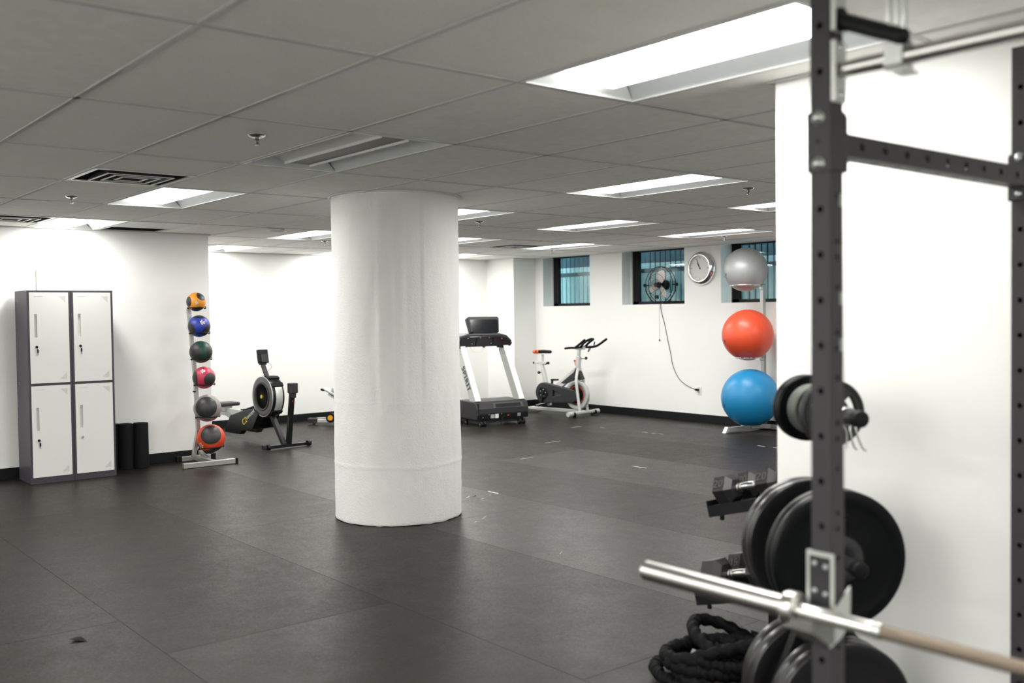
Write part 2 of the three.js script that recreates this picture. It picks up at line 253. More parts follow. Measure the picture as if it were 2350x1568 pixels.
{
  const key = (i, j) => i + ',' + j, skip = new Set([...lit, ...dark].map(([i, j]) => key(i, j))); skip.add(key(...grille));
  const half = {}; for (const [i, j, o] of vents) half[key(i, j)] = o;
  const hidden = [];
  const cut = { i: 4, j: 2 };
  for (let i = -10; i <= 15; i++) for (let j = -6; j <= 8; j++) {
    if (skip.has(key(i, j))) continue;
    let x0 = GX(i), x1 = GX(i + 1), za = GZ(j + 1), zb = GZ(j);    // za far, zb near
    if (key(i, j) in half) { const o = half[key(i, j)]; if (o > 0) za = GZ(j + 0.5); else zb = GZ(j + 0.5); }
    x0 = Math.max(x0, XW); x1 = Math.min(x1, XR); zb = Math.min(zb, ZB); za = Math.max(za, ZF);
    if (x1 <= XL && za < ZL) za = ZL; if (x0 >= XN && zb > ZN) zb = ZN;
    if (x1 - x0 < 0.03 || zb - za < 0.03) continue;
    const g = join(bx(x1 - x0 - 0.006, 0.014, zb - za - 0.006, (x0 + x1) / 2, CE + 0.011, (za + zb) / 2)); metreUV(g, 0.6);
    const du = R(), dv = R(), uv = g.attributes.uv; for (let k = 0; k < uv.count; k++) uv.setXY(k, uv.getX(k) + du, uv.getY(k) + dv);
    const seen = frustum.intersectsBox(new THREE.Box3(V(x0, CE, za), V(x1, CE + 0.02, zb))) && !(x0 > 3.3 && zb > -2.3);
    if (!seen) { hidden.push(g); continue; }
    part('ceiling_tile', g, (i < 2 && j < 3 && j > -2 && R() < 0.75) ? M.tileOld : M.tile, ceiling);
  }
  part('ceiling_tile', hidden, M.tile, ceiling, null, 'stuff');
  for (let i = -9; i <= 15; i++) {
    const x = GX(i); if (x < XW || x > XR) continue;
    const zf = x < XL ? ZL : ZF, zn = x > XN ? ZN : ZB;
    part('main_tee', [span(x - 0.012, x + 0.012, CE, CE + 0.0035, zf, zn), span(x - 0.002, x + 0.002, CE, CE + 0.04, zf, zn)], M.tee, ceiling);
  }
  for (let j = -5; j <= 8; j++) {
    const z = GZ(j); if (z > ZB || z < ZF) continue;
    const x0 = z < ZL ? XL : XW, x1 = z > ZN ? XN : XR;
    part('cross_tee', [span(x0, x1, CE, CE + 0.0035, z - 0.012, z + 0.012), span(x0, x1, CE, CE + 0.04, z - 0.002, z + 0.002)], M.tee, ceiling);
  }
  for (const [i, j, o] of vents) part('cross_tee', span(GX(i), GX(i + 1), CE, CE + 0.0035, GZ(j + 0.5) - 0.012, GZ(j + 0.5) + 0.012), M.tee, ceiling);
  // white edge angle where the ceiling meets the walls
  const A = (x0, x1, z0, z1) => part('edge_angle', span(x0, x1, CE - 0.003, CE + 0.002, z0, z1), M.tee, ceiling);
  A(XW, XL + 0.02, ZL, ZL + 0.022); A(XL, XL + 0.022, ZF, ZL); A(XL, XR, ZF, ZF + 0.022); A(XN - 0.022, XN, ZN - 0.022, ZB); A(XN, XR, ZN - 0.022, ZN); A(XR - 0.022, XR, -11.95, ZN); A(9.848, 9.87, ZF, -11.95); A(9.848, XR, -11.95, -11.928);
}
// recessed troffer: curved reflectors either side of a hanging lamp basket
function curvePan(side, L) {                                       // reflector from the trim up to the pan top
  const pts = []; for (let k = 0; k <= 10; k++) { const t = k / 10; pts.push([side * (0.288 - 0.17 * t), 0.10 * Math.sin(t * PI / 2)]); }
  const pos = [], idx = []; pts.forEach(([x, y]) => { pos.push(x, y, -L / 2, x, y, L / 2); }); for (let k = 0; k < 10; k++) { const a = 2 * k; idx.push(a, a + 1, a + 2, a + 1, a + 3, a + 2); }
  const g = new THREE.BufferGeometry(); g.setAttribute('position', new THREE.Float32BufferAttribute(pos, 3)); g.setIndex(idx); g.computeVertexNormals(); return g;
}
function troffer(i, j, on, label, group, L = 1.2) {
  const zc = GZ(j) - L / 2 - 0.01, o = thing('ceiling_light', label, 'ceiling light', [GX(i) + 0.305, CE, zc], 0, group), hl = L / 2;
  part('frame', [span(-0.30, -0.286, -0.001, 0.012, -hl, hl), span(0.286, 0.30, -0.001, 0.012, -hl, hl), span(-0.286, 0.286, -0.001, 0.012, -hl, -hl + 0.014), span(-0.286, 0.286, -0.001, 0.012, hl - 0.014, hl)], M.white, o);
  part('housing', [span(-0.30, 0.30, 0.135, 0.14, -hl, hl), span(-0.302, -0.298, 0.012, 0.14, -hl, hl), span(0.298, 0.302, 0.012, 0.14, -hl, hl), span(-0.298, 0.298, 0.012, 0.14, -hl, -hl + 0.004), span(-0.298, 0.298, 0.012, 0.14, hl - 0.004, hl)], M.white, o);
  part('reflector', curvePan(-1, L - 0.03), M.reflector, o); part('reflector', curvePan(1, L - 0.03), M.reflector, o);
  // sloped end plates
  const end = (s) => { const g = new THREE.BufferGeometry(); g.setAttribute('position', new THREE.Float32BufferAttribute([-0.286, 0.002, s * (hl - 0.014), 0.286, 0.002, s * (hl - 0.014), 0.12, 0.105, s * (hl - 0.10), -0.12, 0.105, s * (hl - 0.10)], 3)); g.setIndex([0, 1, 2, 0, 2, 3]); g.computeVertexNormals(); return g; };
  part('end_plate', end(-1), M.reflector, o); part('end_plate', end(1), M.reflector, o);
  part('pan', span(-0.13, 0.13, 0.10, 0.104, -hl + 0.09, hl - 0.09), M.reflector, o);
  const bl = L - 0.17;
  if (on) {
    part('lamp_lens', tf(ext([[-0.175, 0.060], [-0.12, 0.014], [0.10, 0.014], [0.10, 0.03], [-0.15, 0.078]], bl), 0, 0, -bl / 2), M.glow, o, 'glowing white lamp lens');
    part('lens_lip', span(0.10, 0.106, 0.012, 0.06, -bl / 2, bl / 2), M.white, o);
    const l = new THREE.RectAreaLight(LAMPCOL, LAMP, 0.20, bl); l.rotation.x = -PI / 2; l.position.set(0.0, 0.011, 0); l.name = 'lamp'; o.add(l); l.castShadow = true;
  } else {
    part('lens_panel', tf(ext([[-0.20, 0.075], [-0.075, 0.018], [-0.068, 0.022], [-0.19, 0.080]], bl), 0, 0, -bl / 2), M.white, o, 'unlit white lens panel');
    part('lamp_basket', tf(ext([[-0.075, 0.05], [-0.068, 0.016], [0.075, 0.016], [0.085, 0.05]], bl), 0, 0, -bl / 2), M.perforated, o, 'unlit perforated metal lamp basket');
    part('lens_lip', span(0.075, 0.083, 0.004, 0.05, -bl / 2, bl / 2), M.white, o); part('lens_lip', span(-0.082, -0.074, 0.008, 0.022, -bl / 2, bl / 2), M.white, o);
  }
  return o;
}
const lightLabels = {
  '2,-1': 'lit ceiling light nearest the power rack, largest in view', '2,3': 'lit ceiling light beside the square air vent', '2,5': 'lit ceiling light against the locker wall',
  '6,1': 'lit ceiling light between the column and the near wall, second largest lit one', '6,3': 'lit ceiling light just right of the column top', '6,5': 'lit ceiling light just left of the column, beside the round detector', '6,7': 'lit ceiling light at the far wall behind the locker wall corner',
  '9,1': 'lit ceiling light cut off by the near wall edge', '9,3': 'lit ceiling light in the middle of the right ceiling, above the first window', '9,5': 'lit ceiling light right of the column, second one down', '9,7': 'lit ceiling light at the far wall, just left of the column',
  '12,3': 'lit ceiling light above the clock', '12,5': 'lit ceiling light above the exercise bike, beside the dark vent', '12,7': 'lit ceiling light right of the column above the treadmill, lowest one',
};
const ordinal = ['first', 'second', 'third', 'fourth', 'fifth', 'sixth', 'seventh', 'eighth', 'ninth', 'tenth'], rowCount = {};
for (const [i, j] of lit) { const k = i + ',' + j, L = k === '2,5' ? 1.06 : k.endsWith(',7') ? 1.17 : 1.2; troffer(i, j, true, lightLabels[k] || (i === 12 ? 'lit ceiling light hidden behind the near wall' : i === -6 ? ordinal[rowCount.a = (rowCount.a ?? -1) + 1] + ' lit ceiling light added unseen along the left wall for ambient light' : i === -3 ? ordinal[rowCount.b = (rowCount.b ?? -1) + 1] + ' lit ceiling light added unseen in the row just left of the view' : i === 2 ? 'unseen lit ceiling light added behind the camera beside the near wall' : 'unseen lit ceiling light added behind the camera at the back wall'), 'recessed ceiling lights', L); }
for (const [i, j] of dark) troffer(i, j, false, 'switched-off ceiling light in front of the column', 'recessed ceiling lights');

function diffuser(i, j, o, label) {
  const v = thing('air_vent', label, 'air vent', [GX(i) + 0.305, CE, GZ(j + o + 0.25)], 0, 'square ceiling air vents');
  const ring = (a, ya, b, yb) => { const p = [], idx = []; for (const [h, y] of [[a, ya], [b, yb]]) p.push(-h, y, -h, h, y, -h, h, y, h, -h, y, h); for (let k = 0; k < 4; k++) { const n = (k + 1) % 4; idx.push(k, n, 4 + k, n, 4 + n, 4 + k); } const g = new THREE.BufferGeometry(); g.setAttribute('position', new THREE.Float32BufferAttribute(p, 3)); g.setIndex(idx); const q = g.toNonIndexed(); q.computeVertexNormals(); return q; };
  part('frame', [span(-0.298, 0.298, -0.001, 0.006, -0.298, -0.272), span(-0.298, 0.298, -0.001, 0.006, 0.272, 0.298), span(-0.298, -0.272, -0.001, 0.006, -0.272, 0.272), span(0.272, 0.298, -0.001, 0.006, -0.272, 0.272)], M.ventMetal, v);
  part('duct_box', [span(-0.29, 0.29, 0.12, 0.124, -0.29, 0.29), span(-0.29, -0.286, 0.006, 0.12, -0.29, 0.29), span(0.286, 0.29, 0.006, 0.12, -0.29, 0.29), span(-0.286, 0.286, 0.006, 0.12, -0.29, -0.286), span(-0.286, 0.286, 0.006, 0.12, 0.286, 0.29)], M.ventDark, v);
  for (const [a, b] of [[0.200, 0.165], [0.140, 0.105], [0.080, 0.045]]) {
    const c = part('cone', [ring(a, -0.006, b, 0.04), ring(a - 0.003, -0.006, b - 0.003, 0.041)], M.ventShade, v, 'cone with its shade put into a dark colour');
    part('lip', [span(-a, a, -0.010, -0.006, -a, -a + 0.012), span(-a, a, -0.010, -0.006, a - 0.012, a), span(-a, -a + 0.012, -0.010, -0.006, -a + 0.012, a - 0.012), span(a - 0.012, a, -0.010, -0.006, -a + 0.012, a - 0.012)], M.ventMetal, c);
  }
  part('centre_plate', span(-0.046, 0.046, 0.02, 0.024, -0.046, 0.046), M.ventMetal, v);
  return v;
}
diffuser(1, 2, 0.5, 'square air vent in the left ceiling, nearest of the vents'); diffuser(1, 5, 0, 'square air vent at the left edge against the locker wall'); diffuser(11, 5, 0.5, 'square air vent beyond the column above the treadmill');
{
  const L = 1.06, g = thing('return_grille', 'dark open return air slot above the locker wall', 'air vent', [GX(3) + 0.305, CE, GZ(5) - L / 2]);
  const hl = L / 2;
  part('frame', [span(-0.30, -0.27, -0.002, 0.008, -hl, hl), span(0.27, 0.30, -0.002, 0.008, -hl, hl), span(-0.27, 0.27, -0.002, 0.008, -hl, -hl + 0.03), span(-0.27, 0.27, -0.002, 0.008, hl - 0.62, hl)], M.ventMetal, g);
  part('duct_box', [span(-0.28, 0.28, 0.14, 0.145, -hl, hl), span(-0.285, -0.28, 0.0, 0.145, -hl, hl), span(0.28, 0.285, 0, 0.145, -hl, hl), span(-0.28, 0.28, 0.008, 0.145, -hl, -hl + 0.005), span(-0.28, 0.28, 0.008, 0.145, hl - 0.62, hl - 0.61)], M.ventDark, g);
  for (let k = 0; k < 5; k++) part('slat', bx(0.54, 0.002, 0.03, 0, 0.03, -hl + 0.08 + k * 0.072, rad(40), 0, 0), M.ventDark, g);
}
function sprinkler(i, j, label) {
  const s = thing('fire_sprinkler', label, 'sprinkler', [GX(i), CE + 0.004, GZ(j)], 0, 'ceiling fire sprinklers');
  part('escutcheon', lathe([[0.0, -0.012], [0.018, -0.014], [0.036, -0.008], [0.042, -0.001], [0.042, 0.0]], 28), M.chrome, s);
  part('body', [cyl(0.010, 0.018, 0, -0.020, 0), rod(V(-0.009, -0.026, 0), V(-0.004, -0.045, 0), 0.0022), rod(V(0.009, -0.026, 0), V(0.004, -0.045, 0), 0.0022), cyl(0.003, 0.02, 0, -0.036, 0)], M.chromeDark, s);
  part('deflector', cyl(0.013, 0.003, 0, -0.047, 0), M.chromeDark, s);
}
sprinkler(1.5, 1.29, 'chrome sprinkler in front of the switched-off light, nearest one'); sprinkler(1.47, 3.72, 'chrome sprinkler at the left between the two vents'); sprinkler(7.52, 1.23, 'chrome sprinkler beside the near wall edge'); sprinkler(7.38, 3.69, 'chrome sprinkler just right of the column'); sprinkler(7.32, 6.06, 'chrome sprinkler just left of the column'); sprinkler(13.06, 6.03, 'chrome sprinkler above the first window'); sprinkler(13.21, 3.66, 'chrome sprinkler above the third window');
tag(part('smoke_detector', tf(lathe([[0, -0.034], [0.05, -0.034], [0.078, -0.024], [0.085, -0.010], [0.085, 0], [0, 0]], 40), GX(5.39), CE + 0.003, GZ(5.12)), M.white, scene), 'round white detector on the ceiling left of the column', 'detector');

// ---------------------------------------------------------------- column
{
  const cx = 4.0, cz = -6.215, r0 = 0.466, NT = 220, NY = 200, pos = [], uv = [], idx = [];
  const camA = Math.atan2(0 - cz, 0 - cx);
  const sm = (a, b, x) => { const t = Math.max(0, Math.min(1, (x - a) / (b - a))); return t * t * (3 - 2 * t); };
  for (let a = 0; a <= NY; a++) for (let b = 0; b <= NT; b++) {
    const th = b / NT * 2 * PI; let y = a / NY * (CE + 0.02); const s = b / NT;
    let d = ((th - camA + 3 * PI) % (2 * PI)) - PI;                 // angle away from the camera side; negative = right
    let r = r0 + 0.006 * (n8(s * 8, y * 1.3) - 0.5) + 0.006 * (n32(s * 32, y * 2.2 + 3) - 0.5) + 0.003 * (n64(s * 64, y * 9) - 0.5) + 0.0015 * (n128(s * 128, y * 20) - 0.5);
    r += 0.006 * sm(0.30, 0.26, d) * sm(0.02, 0.06, d) * sm(0.5, 0.9, y) - 0.007 * sm(-0.44, -0.40, d) * sm(-0.10, -0.16, d) * sm(0.7, 1.1, y) * 0.8;
    r += 0.003 * Math.exp(-Math.pow((d + 0.42) / 0.012, 2)) * sm(0.6, 1.0, y) + 0.0025 * Math.exp(-Math.pow((d - 0.29) / 0.015, 2)) * sm(0.9, 1.2, y);
    r += 0.003 * Math.exp(-Math.pow((y - 0.41 - 0.008 * (n16(s * 16, 0) - 0.5)) / 0.008, 2)) + 0.0015 * Math.exp(-Math.pow((y - 0.86) / 0.006, 2));
    r += 0.006 * sm(2.24, 2.30, y) * (n16(s * 16, 5) - 0.4);
    if (a === 0) y += 0.006 * n64(s * 64, 2); if (a === 0) r -= 0.004;
    pos.push(cx + r * Math.cos(th), y, cz + r * Math.sin(th)); uv.push(s * 4.4, y * 1.5);
  }
  for (let a = 0; a < NY; a++) for (let b = 0; b < NT; b++) { const k = a * (NT + 1) + b; idx.push(k, k + NT + 1, k + 1, k + 1, k + NT + 1, k + NT + 2); }
  const g = new THREE.BufferGeometry(); g.setAttribute('position', new THREE.Float32BufferAttribute(pos, 3)); g.setAttribute('uv', new THREE.Float32BufferAttribute(uv, 2)); g.setIndex(idx); g.computeVertexNormals();
  const col = structGroup('column', 'thick round white plastered column in the middle of the gym', 'column');
  part('shaft', g, M.column, col);
  part('ceiling_collar', tf(lathe([[0.470, 0.002], [0.470, -0.006], [0.484, -0.007], [0.487, 0.002]], 96), cx, CE, cz), M.white, col, 'thin white trim ring at the ceiling');
}

// ---------------------------------------------------------------- lockers and rollers
function locker(x0, label, w, keys) {
  const h = 1.742, d = 0.42, o = thing('locker', label, 'locker', [x0 + w / 2, 0, -9.77], 0, 'two tier metal lockers'), hw = w / 2, zf = d / 2, t = 0.016;
  part('body', [span(-hw, -hw + t, 0, h, -zf, zf), span(hw - t, hw, 0, h, -zf, zf), span(-hw + t, hw - t, h - t, h, -zf, zf), span(-hw + t, hw - t, 0, 0.052, -zf, zf), span(-hw + t, hw - t, 0.884, 0.900, -zf, zf), span(-hw + t, hw - t, 0.052, h - t, -zf, -zf + 0.004)], M.lockerGrey, o);
  part('rivets', [0, 1, 2, 3].map((k) => cyl(0.004, 0.004, -hw - 0.001, [1.66, 1.645, 0.90, 0.885][k], -0.12 + 0.012 * (k % 2), 'x', 10)), M.zinc, o);
  [[0.904, h - t - 0.003], [0.056, 0.881]].forEach(([y0, y1], k) => {
    const dw = w - 2 * t - 0.006, dl = -dw / 2, hy0 = y1 - 0.405, hy1 = y1 - 0.195, hx = dl + 0.05;
    const s = shapeOf([[dl, y0], [-dl, y0], [-dl, y1], [dl, y1]]); const hole = new THREE.Path(); hole.moveTo(hx - 0.012, hy0); hole.lineTo(hx + 0.012, hy0); hole.lineTo(hx + 0.012, hy1); hole.lineTo(hx - 0.012, hy1); hole.closePath(); s.holes.push(hole);
    const door = part('door', [tf(ext(s, 0.016, 0.0015), 0, 0, zf - 0.012), span(dl + 0.004, -dl - 0.004, y0 + 0.004, y1 - 0.004, zf - 0.03, zf - 0.016)], M.lockerDoor, o);
    part('handle_recess', [span(hx - 0.014, hx - 0.010, hy0, hy1, zf - 0.014, zf + 0.002), span(hx - 0.012, hx + 0.012, hy1 - 0.016, hy1, zf - 0.014, zf - 0.004)], M.zincPlate, door);
    part('card_holder', [span(dl + 0.04, dl + 0.11, y1 - 0.035, y1 - 0.032, zf + 0.003, zf + 0.006)], M.zincPlate, door);
    const lk = part('lock', [cyl(0.011, 0.012, hx + 0.004, hy0 - 0.085, zf + 0.008, 'z', 16), bx(0.006, 0.014, 0.014, hx + 0.004, hy0 - 0.085, zf + 0.018)], keys[k] ? M.black : M.zinc, door);
    if (keys[k]) part('spare_key', [rb(0.013, 0.03, 0.005, 0.002, hx + 0.012, hy0 - 0.122, zf + 0.012), rod(V(hx + 0.005, hy0 - 0.093, zf + 0.012), V(hx + 0.012, hy0 - 0.108, zf + 0.012), 0.0015), bx(0.004, 0.022, 0.003, hx + 0.012, hy0 - 0.148, zf + 0.012)], M.black, door);
    const dots = []; for (let a = 0; a < 9; a++) for (let b = 0; b <= a; b++) { dots.push(bx(0.0026, 0.0026, 0.001, -dl - 0.03 - b * 0.0065, y0 + 0.035 + (8 - a) * 0.0065, zf + 0.0042)); dots.push(bx(0.0026, 0.0026, 0.001, -dl - 0.03 - b * 0.0065, y1 - 0.035 - (8 - a) * 0.0065, zf + 0.0042)); }
    part('vent_holes', dots, M.charcoal, door, null, 'stuff');
  });
  return o;
}
locker(2.263, 'grey and white two-door locker at the left, lower lock with a key', 0.371, [1, 1]); locker(2.637, 'grey and white two-door locker beside the black foam rollers', 0.371, [1, 0]);
tag(part('wall_box', rb(0.34, 1.2, 0.022, 0.006, 2.635, 1.358, ZL + 0.011), M.wall, scene), 'flat white box on the wall above and behind the lockers', 'wall box');
function roller(x, z, label) { const o = thing('foam_roller', label, 'foam roller', [x, 0, z], 0, 'black foam rollers'); part('cylinder', lathe([[0, 0], [0.066, 0], [0.072, 0.006], [0.072, 0.441], [0.066, 0.447], [0.034, 0.447]], 40), M.foam, o); part('end_core', lathe([[0.034, 0.447], [0.030, 0.444], [0, 0.444]], 30), M.blackMatte, o); }
roller(3.352, -9.885, 'black foam roller standing at the right of the three'); roller(3.205, -9.90, 'black foam roller standing in the middle of the three'); roller(3.10, -9.955, 'black foam roller mostly hidden behind the locker');

// ---------------------------------------------------------------- medicine balls on their stand
const MZ = -9.74;
const balls = [ // x, y, r, colour, black panel directions (right, up, towards the room), half angles, label
  [3.885, 1.638, 0.0946, lin(0.86, 0.34, 0.03), [[-0.88, 0.02, 0.48, 33], [0.55, 0.62, 0.56, 31], [0.15, -0.94, 0.30, 38], [0.1, 0.2, -0.97, 40]], 'orange and black medicine ball, top of the stand'],
  [3.911, 1.392, 0.1102, lin(0.02, 0.04, 0.36), [[-0.86, -0.28, 0.42, 40], [0.80, -0.45, 0.40, 38], [0.02, 0.98, 0.10, 36], [0, -0.2, -1, 40]], 'blue and black medicine ball, second from the top'],
  [3.924, 1.131, 0.1126, lin(0.012, 0.055, 0.035), [[-0.80, -0.02, 0.60, 50], [0.99, 0.02, 0.10, 52], [0, 0, -1, 40]], 'dark green and black medicine ball, third from the top'],
  [3.950, 0.869, 0.1129, lin(0.52, 0.035, 0.09), [[-0.98, -0.05, 0.20, 45], [0.58, -0.16, 0.80, 36], [0, 0.2, -1, 40]], 'pink and black medicine ball, third from the bottom'],
  [3.979, 0.556, 0.1376, lin(0.27, 0.25, 0.22), [[-0.12, 0.20, 0.97, 50], [0.4, -0.3, -0.9, 45]], 'grey and black medicine ball, second from the bottom'],
  [4.009, 0.246, 0.1424, lin(0.62, 0.055, 0.015), [[0.02, 0.42, 0.90, 44], [0.15, -0.96, 0.22, 34], [0, 0.1, -1, 40]], 'red and black medicine ball, bottom of the stand'],
];
const vd = (x, a, b, c) => { const t = V(-x, 0, -MZ).normalize(), r = V(t.z, 0, -t.x); return r.multiplyScalar(a).addScaledVector(V(0, 1, 0), b).addScaledVector(t, c).normalize(); };
const ballBlack = mat(lin(0.028, 0.028, 0.030), 0.42, 0, { bumpMap: castBump, bumpScale: 0.0004 });
balls.forEach(([x, y, r, c, caps, label], k) => {
  const o = thing('medicine_ball', label, 'medicine ball', [x, y, MZ], 0, 'medicine balls on the stand');
  part('shell', new THREE.SphereGeometry(r, 48, 32), mat(c, 0.42), o);
  for (const d of caps) {
    const g = new THREE.SphereGeometry(r * 1.006, 36, 10, 0, 2 * PI, 0, rad(d[3])); g.applyQuaternion(new THREE.Quaternion().setFromUnitVectors(V(0, 1, 0), vd(x, d[0], d[1], d[2])));
    part('rubber_panel', g, ballBlack, o);
  }
  const logo = [[0.02, -0.12, 1], [0.25, 0.35, 0.9], null, [-0.12, 0.62, 0.78], null, [-0.72, -0.42, 0.6]][k];
  if (logo) {
    const n = vd(x, ...logo), s = r * [0.2, 0.26, 0, 0.24, 0, 0.24][k], g = [], arms = k === 5 ? 5 : 4;
    for (let a = 0; a < arms; a++) g.push(bx(s * 1.5, s * 0.42, 0.002, s * 0.3 * Math.cos(a * 1.9), s * 0.3 * Math.sin(a * 1.9), 0, 0, 0, a * PI / arms + 0.4));
    const j = join(g); j.applyQuaternion(new THREE.Quaternion().setFromUnitVectors(V(0, 0, 1), n)); j.translate(n.x * r * 0.995, n.y * r * 0.995, n.z * r * 0.995);
    part('logo', j, k === 5 ? mat(lin(0.8, 0.62, 0.35), 0.5) : M.print, o, 'pale printed emblem');
  }
});
{
  const o = thing('medicine_ball_stand', 'silver upright medicine ball stand with six black cradles', 'ball stand');
  const zb = -9.905;
  part('front_foot', beam(V(3.62, 0.028, -9.49), V(4.15, 0.028, -9.49), 0.05, 0.05), M.silver, o); part('front_cap', rb(0.03, 0.058, 0.056, 0.004, 4.163, 0.029, -9.49), M.black, o);
  part('rear_foot', beam(V(3.79, 0.028, -9.985), V(4.10, 0.028, -9.985), 0.045, 0.05), M.silver, o);
  part('rear_cap', rb(0.05, 0.058, 0.052, 0.004, 3.765, 0.029, -9.985), M.black, o); part('rear_cap', rb(0.05, 0.058, 0.052, 0.004, 4.125, 0.029, -9.985), M.black, o);
  part('spine', beam(V(3.935, 0.03, -9.965), V(3.935, 0.03, -9.51), 0.045, 0.05), M.silver, o);
  part('post', [beam(V(3.890, 0.05, zb), V(3.943, 0.32, zb), 0.04, 0.04, V(0, 0, 1)), beam(V(3.943, 0.30, zb), V(3.926, 0.86, zb), 0.04, 0.04, V(0, 0, 1)), beam(V(3.926, 0.85, zb), V(3.871, 1.575, zb), 0.038, 0.04, V(0, 0, 1))], M.silver, o);
  part('strut', beam(V(3.95, 0.04, -9.66), V(3.95, 0.10, zb + 0.02), 0.036, 0.036, V(1, 0, 0)), M.silver, o);
  balls.forEach(([x, y, r]) => {
    const ry = y - r * 0.62, rr = r * 0.80, pts = []; for (let a = 0; a <= 14; a++) { const t = rad(-205 + a * 230 / 14 - 90 + 115); pts.push(V(x + rr * Math.sin(t), ry, MZ - rr * Math.cos(t) * -1)); }
    const c = grp('cradle', o); part('ring', tube([...Array(21)].map((_, a) => V(x + rr * Math.cos(a / 20 * 2 * PI), ry, MZ + rr * Math.sin(a / 20 * 2 * PI))), 0.006, 48, 6), M.black, c);
    part('arm', rod(V(x - rr * 0.3, ry, MZ - rr * 0.9), V(3.9 + (x - 3.9) * 0.3, ry, zb), 0.008), M.black, c);
    part('end_hook', tube([V(x + rr, ry, MZ + 0.01), V(x + rr + 0.012, ry - 0.012, MZ + 0.012), V(x + rr + 0.018, ry + 0.006, MZ + 0.012), V(x + rr + 0.004, ry + 0.014, MZ + 0.012)], 0.005, 14, 6), M.black, c); part('end_hook', tube([V(x - rr, ry, MZ + 0.01), V(x - rr - 0.016, ry - 0.008, MZ + 0.012), V(x - rr - 0.02, ry + 0.004, MZ + 0.012)], 0.005, 10, 6), M.black, c);
  });
  part('bolt', [cyl(0.008, 0.05, 3.909, 0.72, zb + 0.005, 'z', 12)], M.black, o);
}

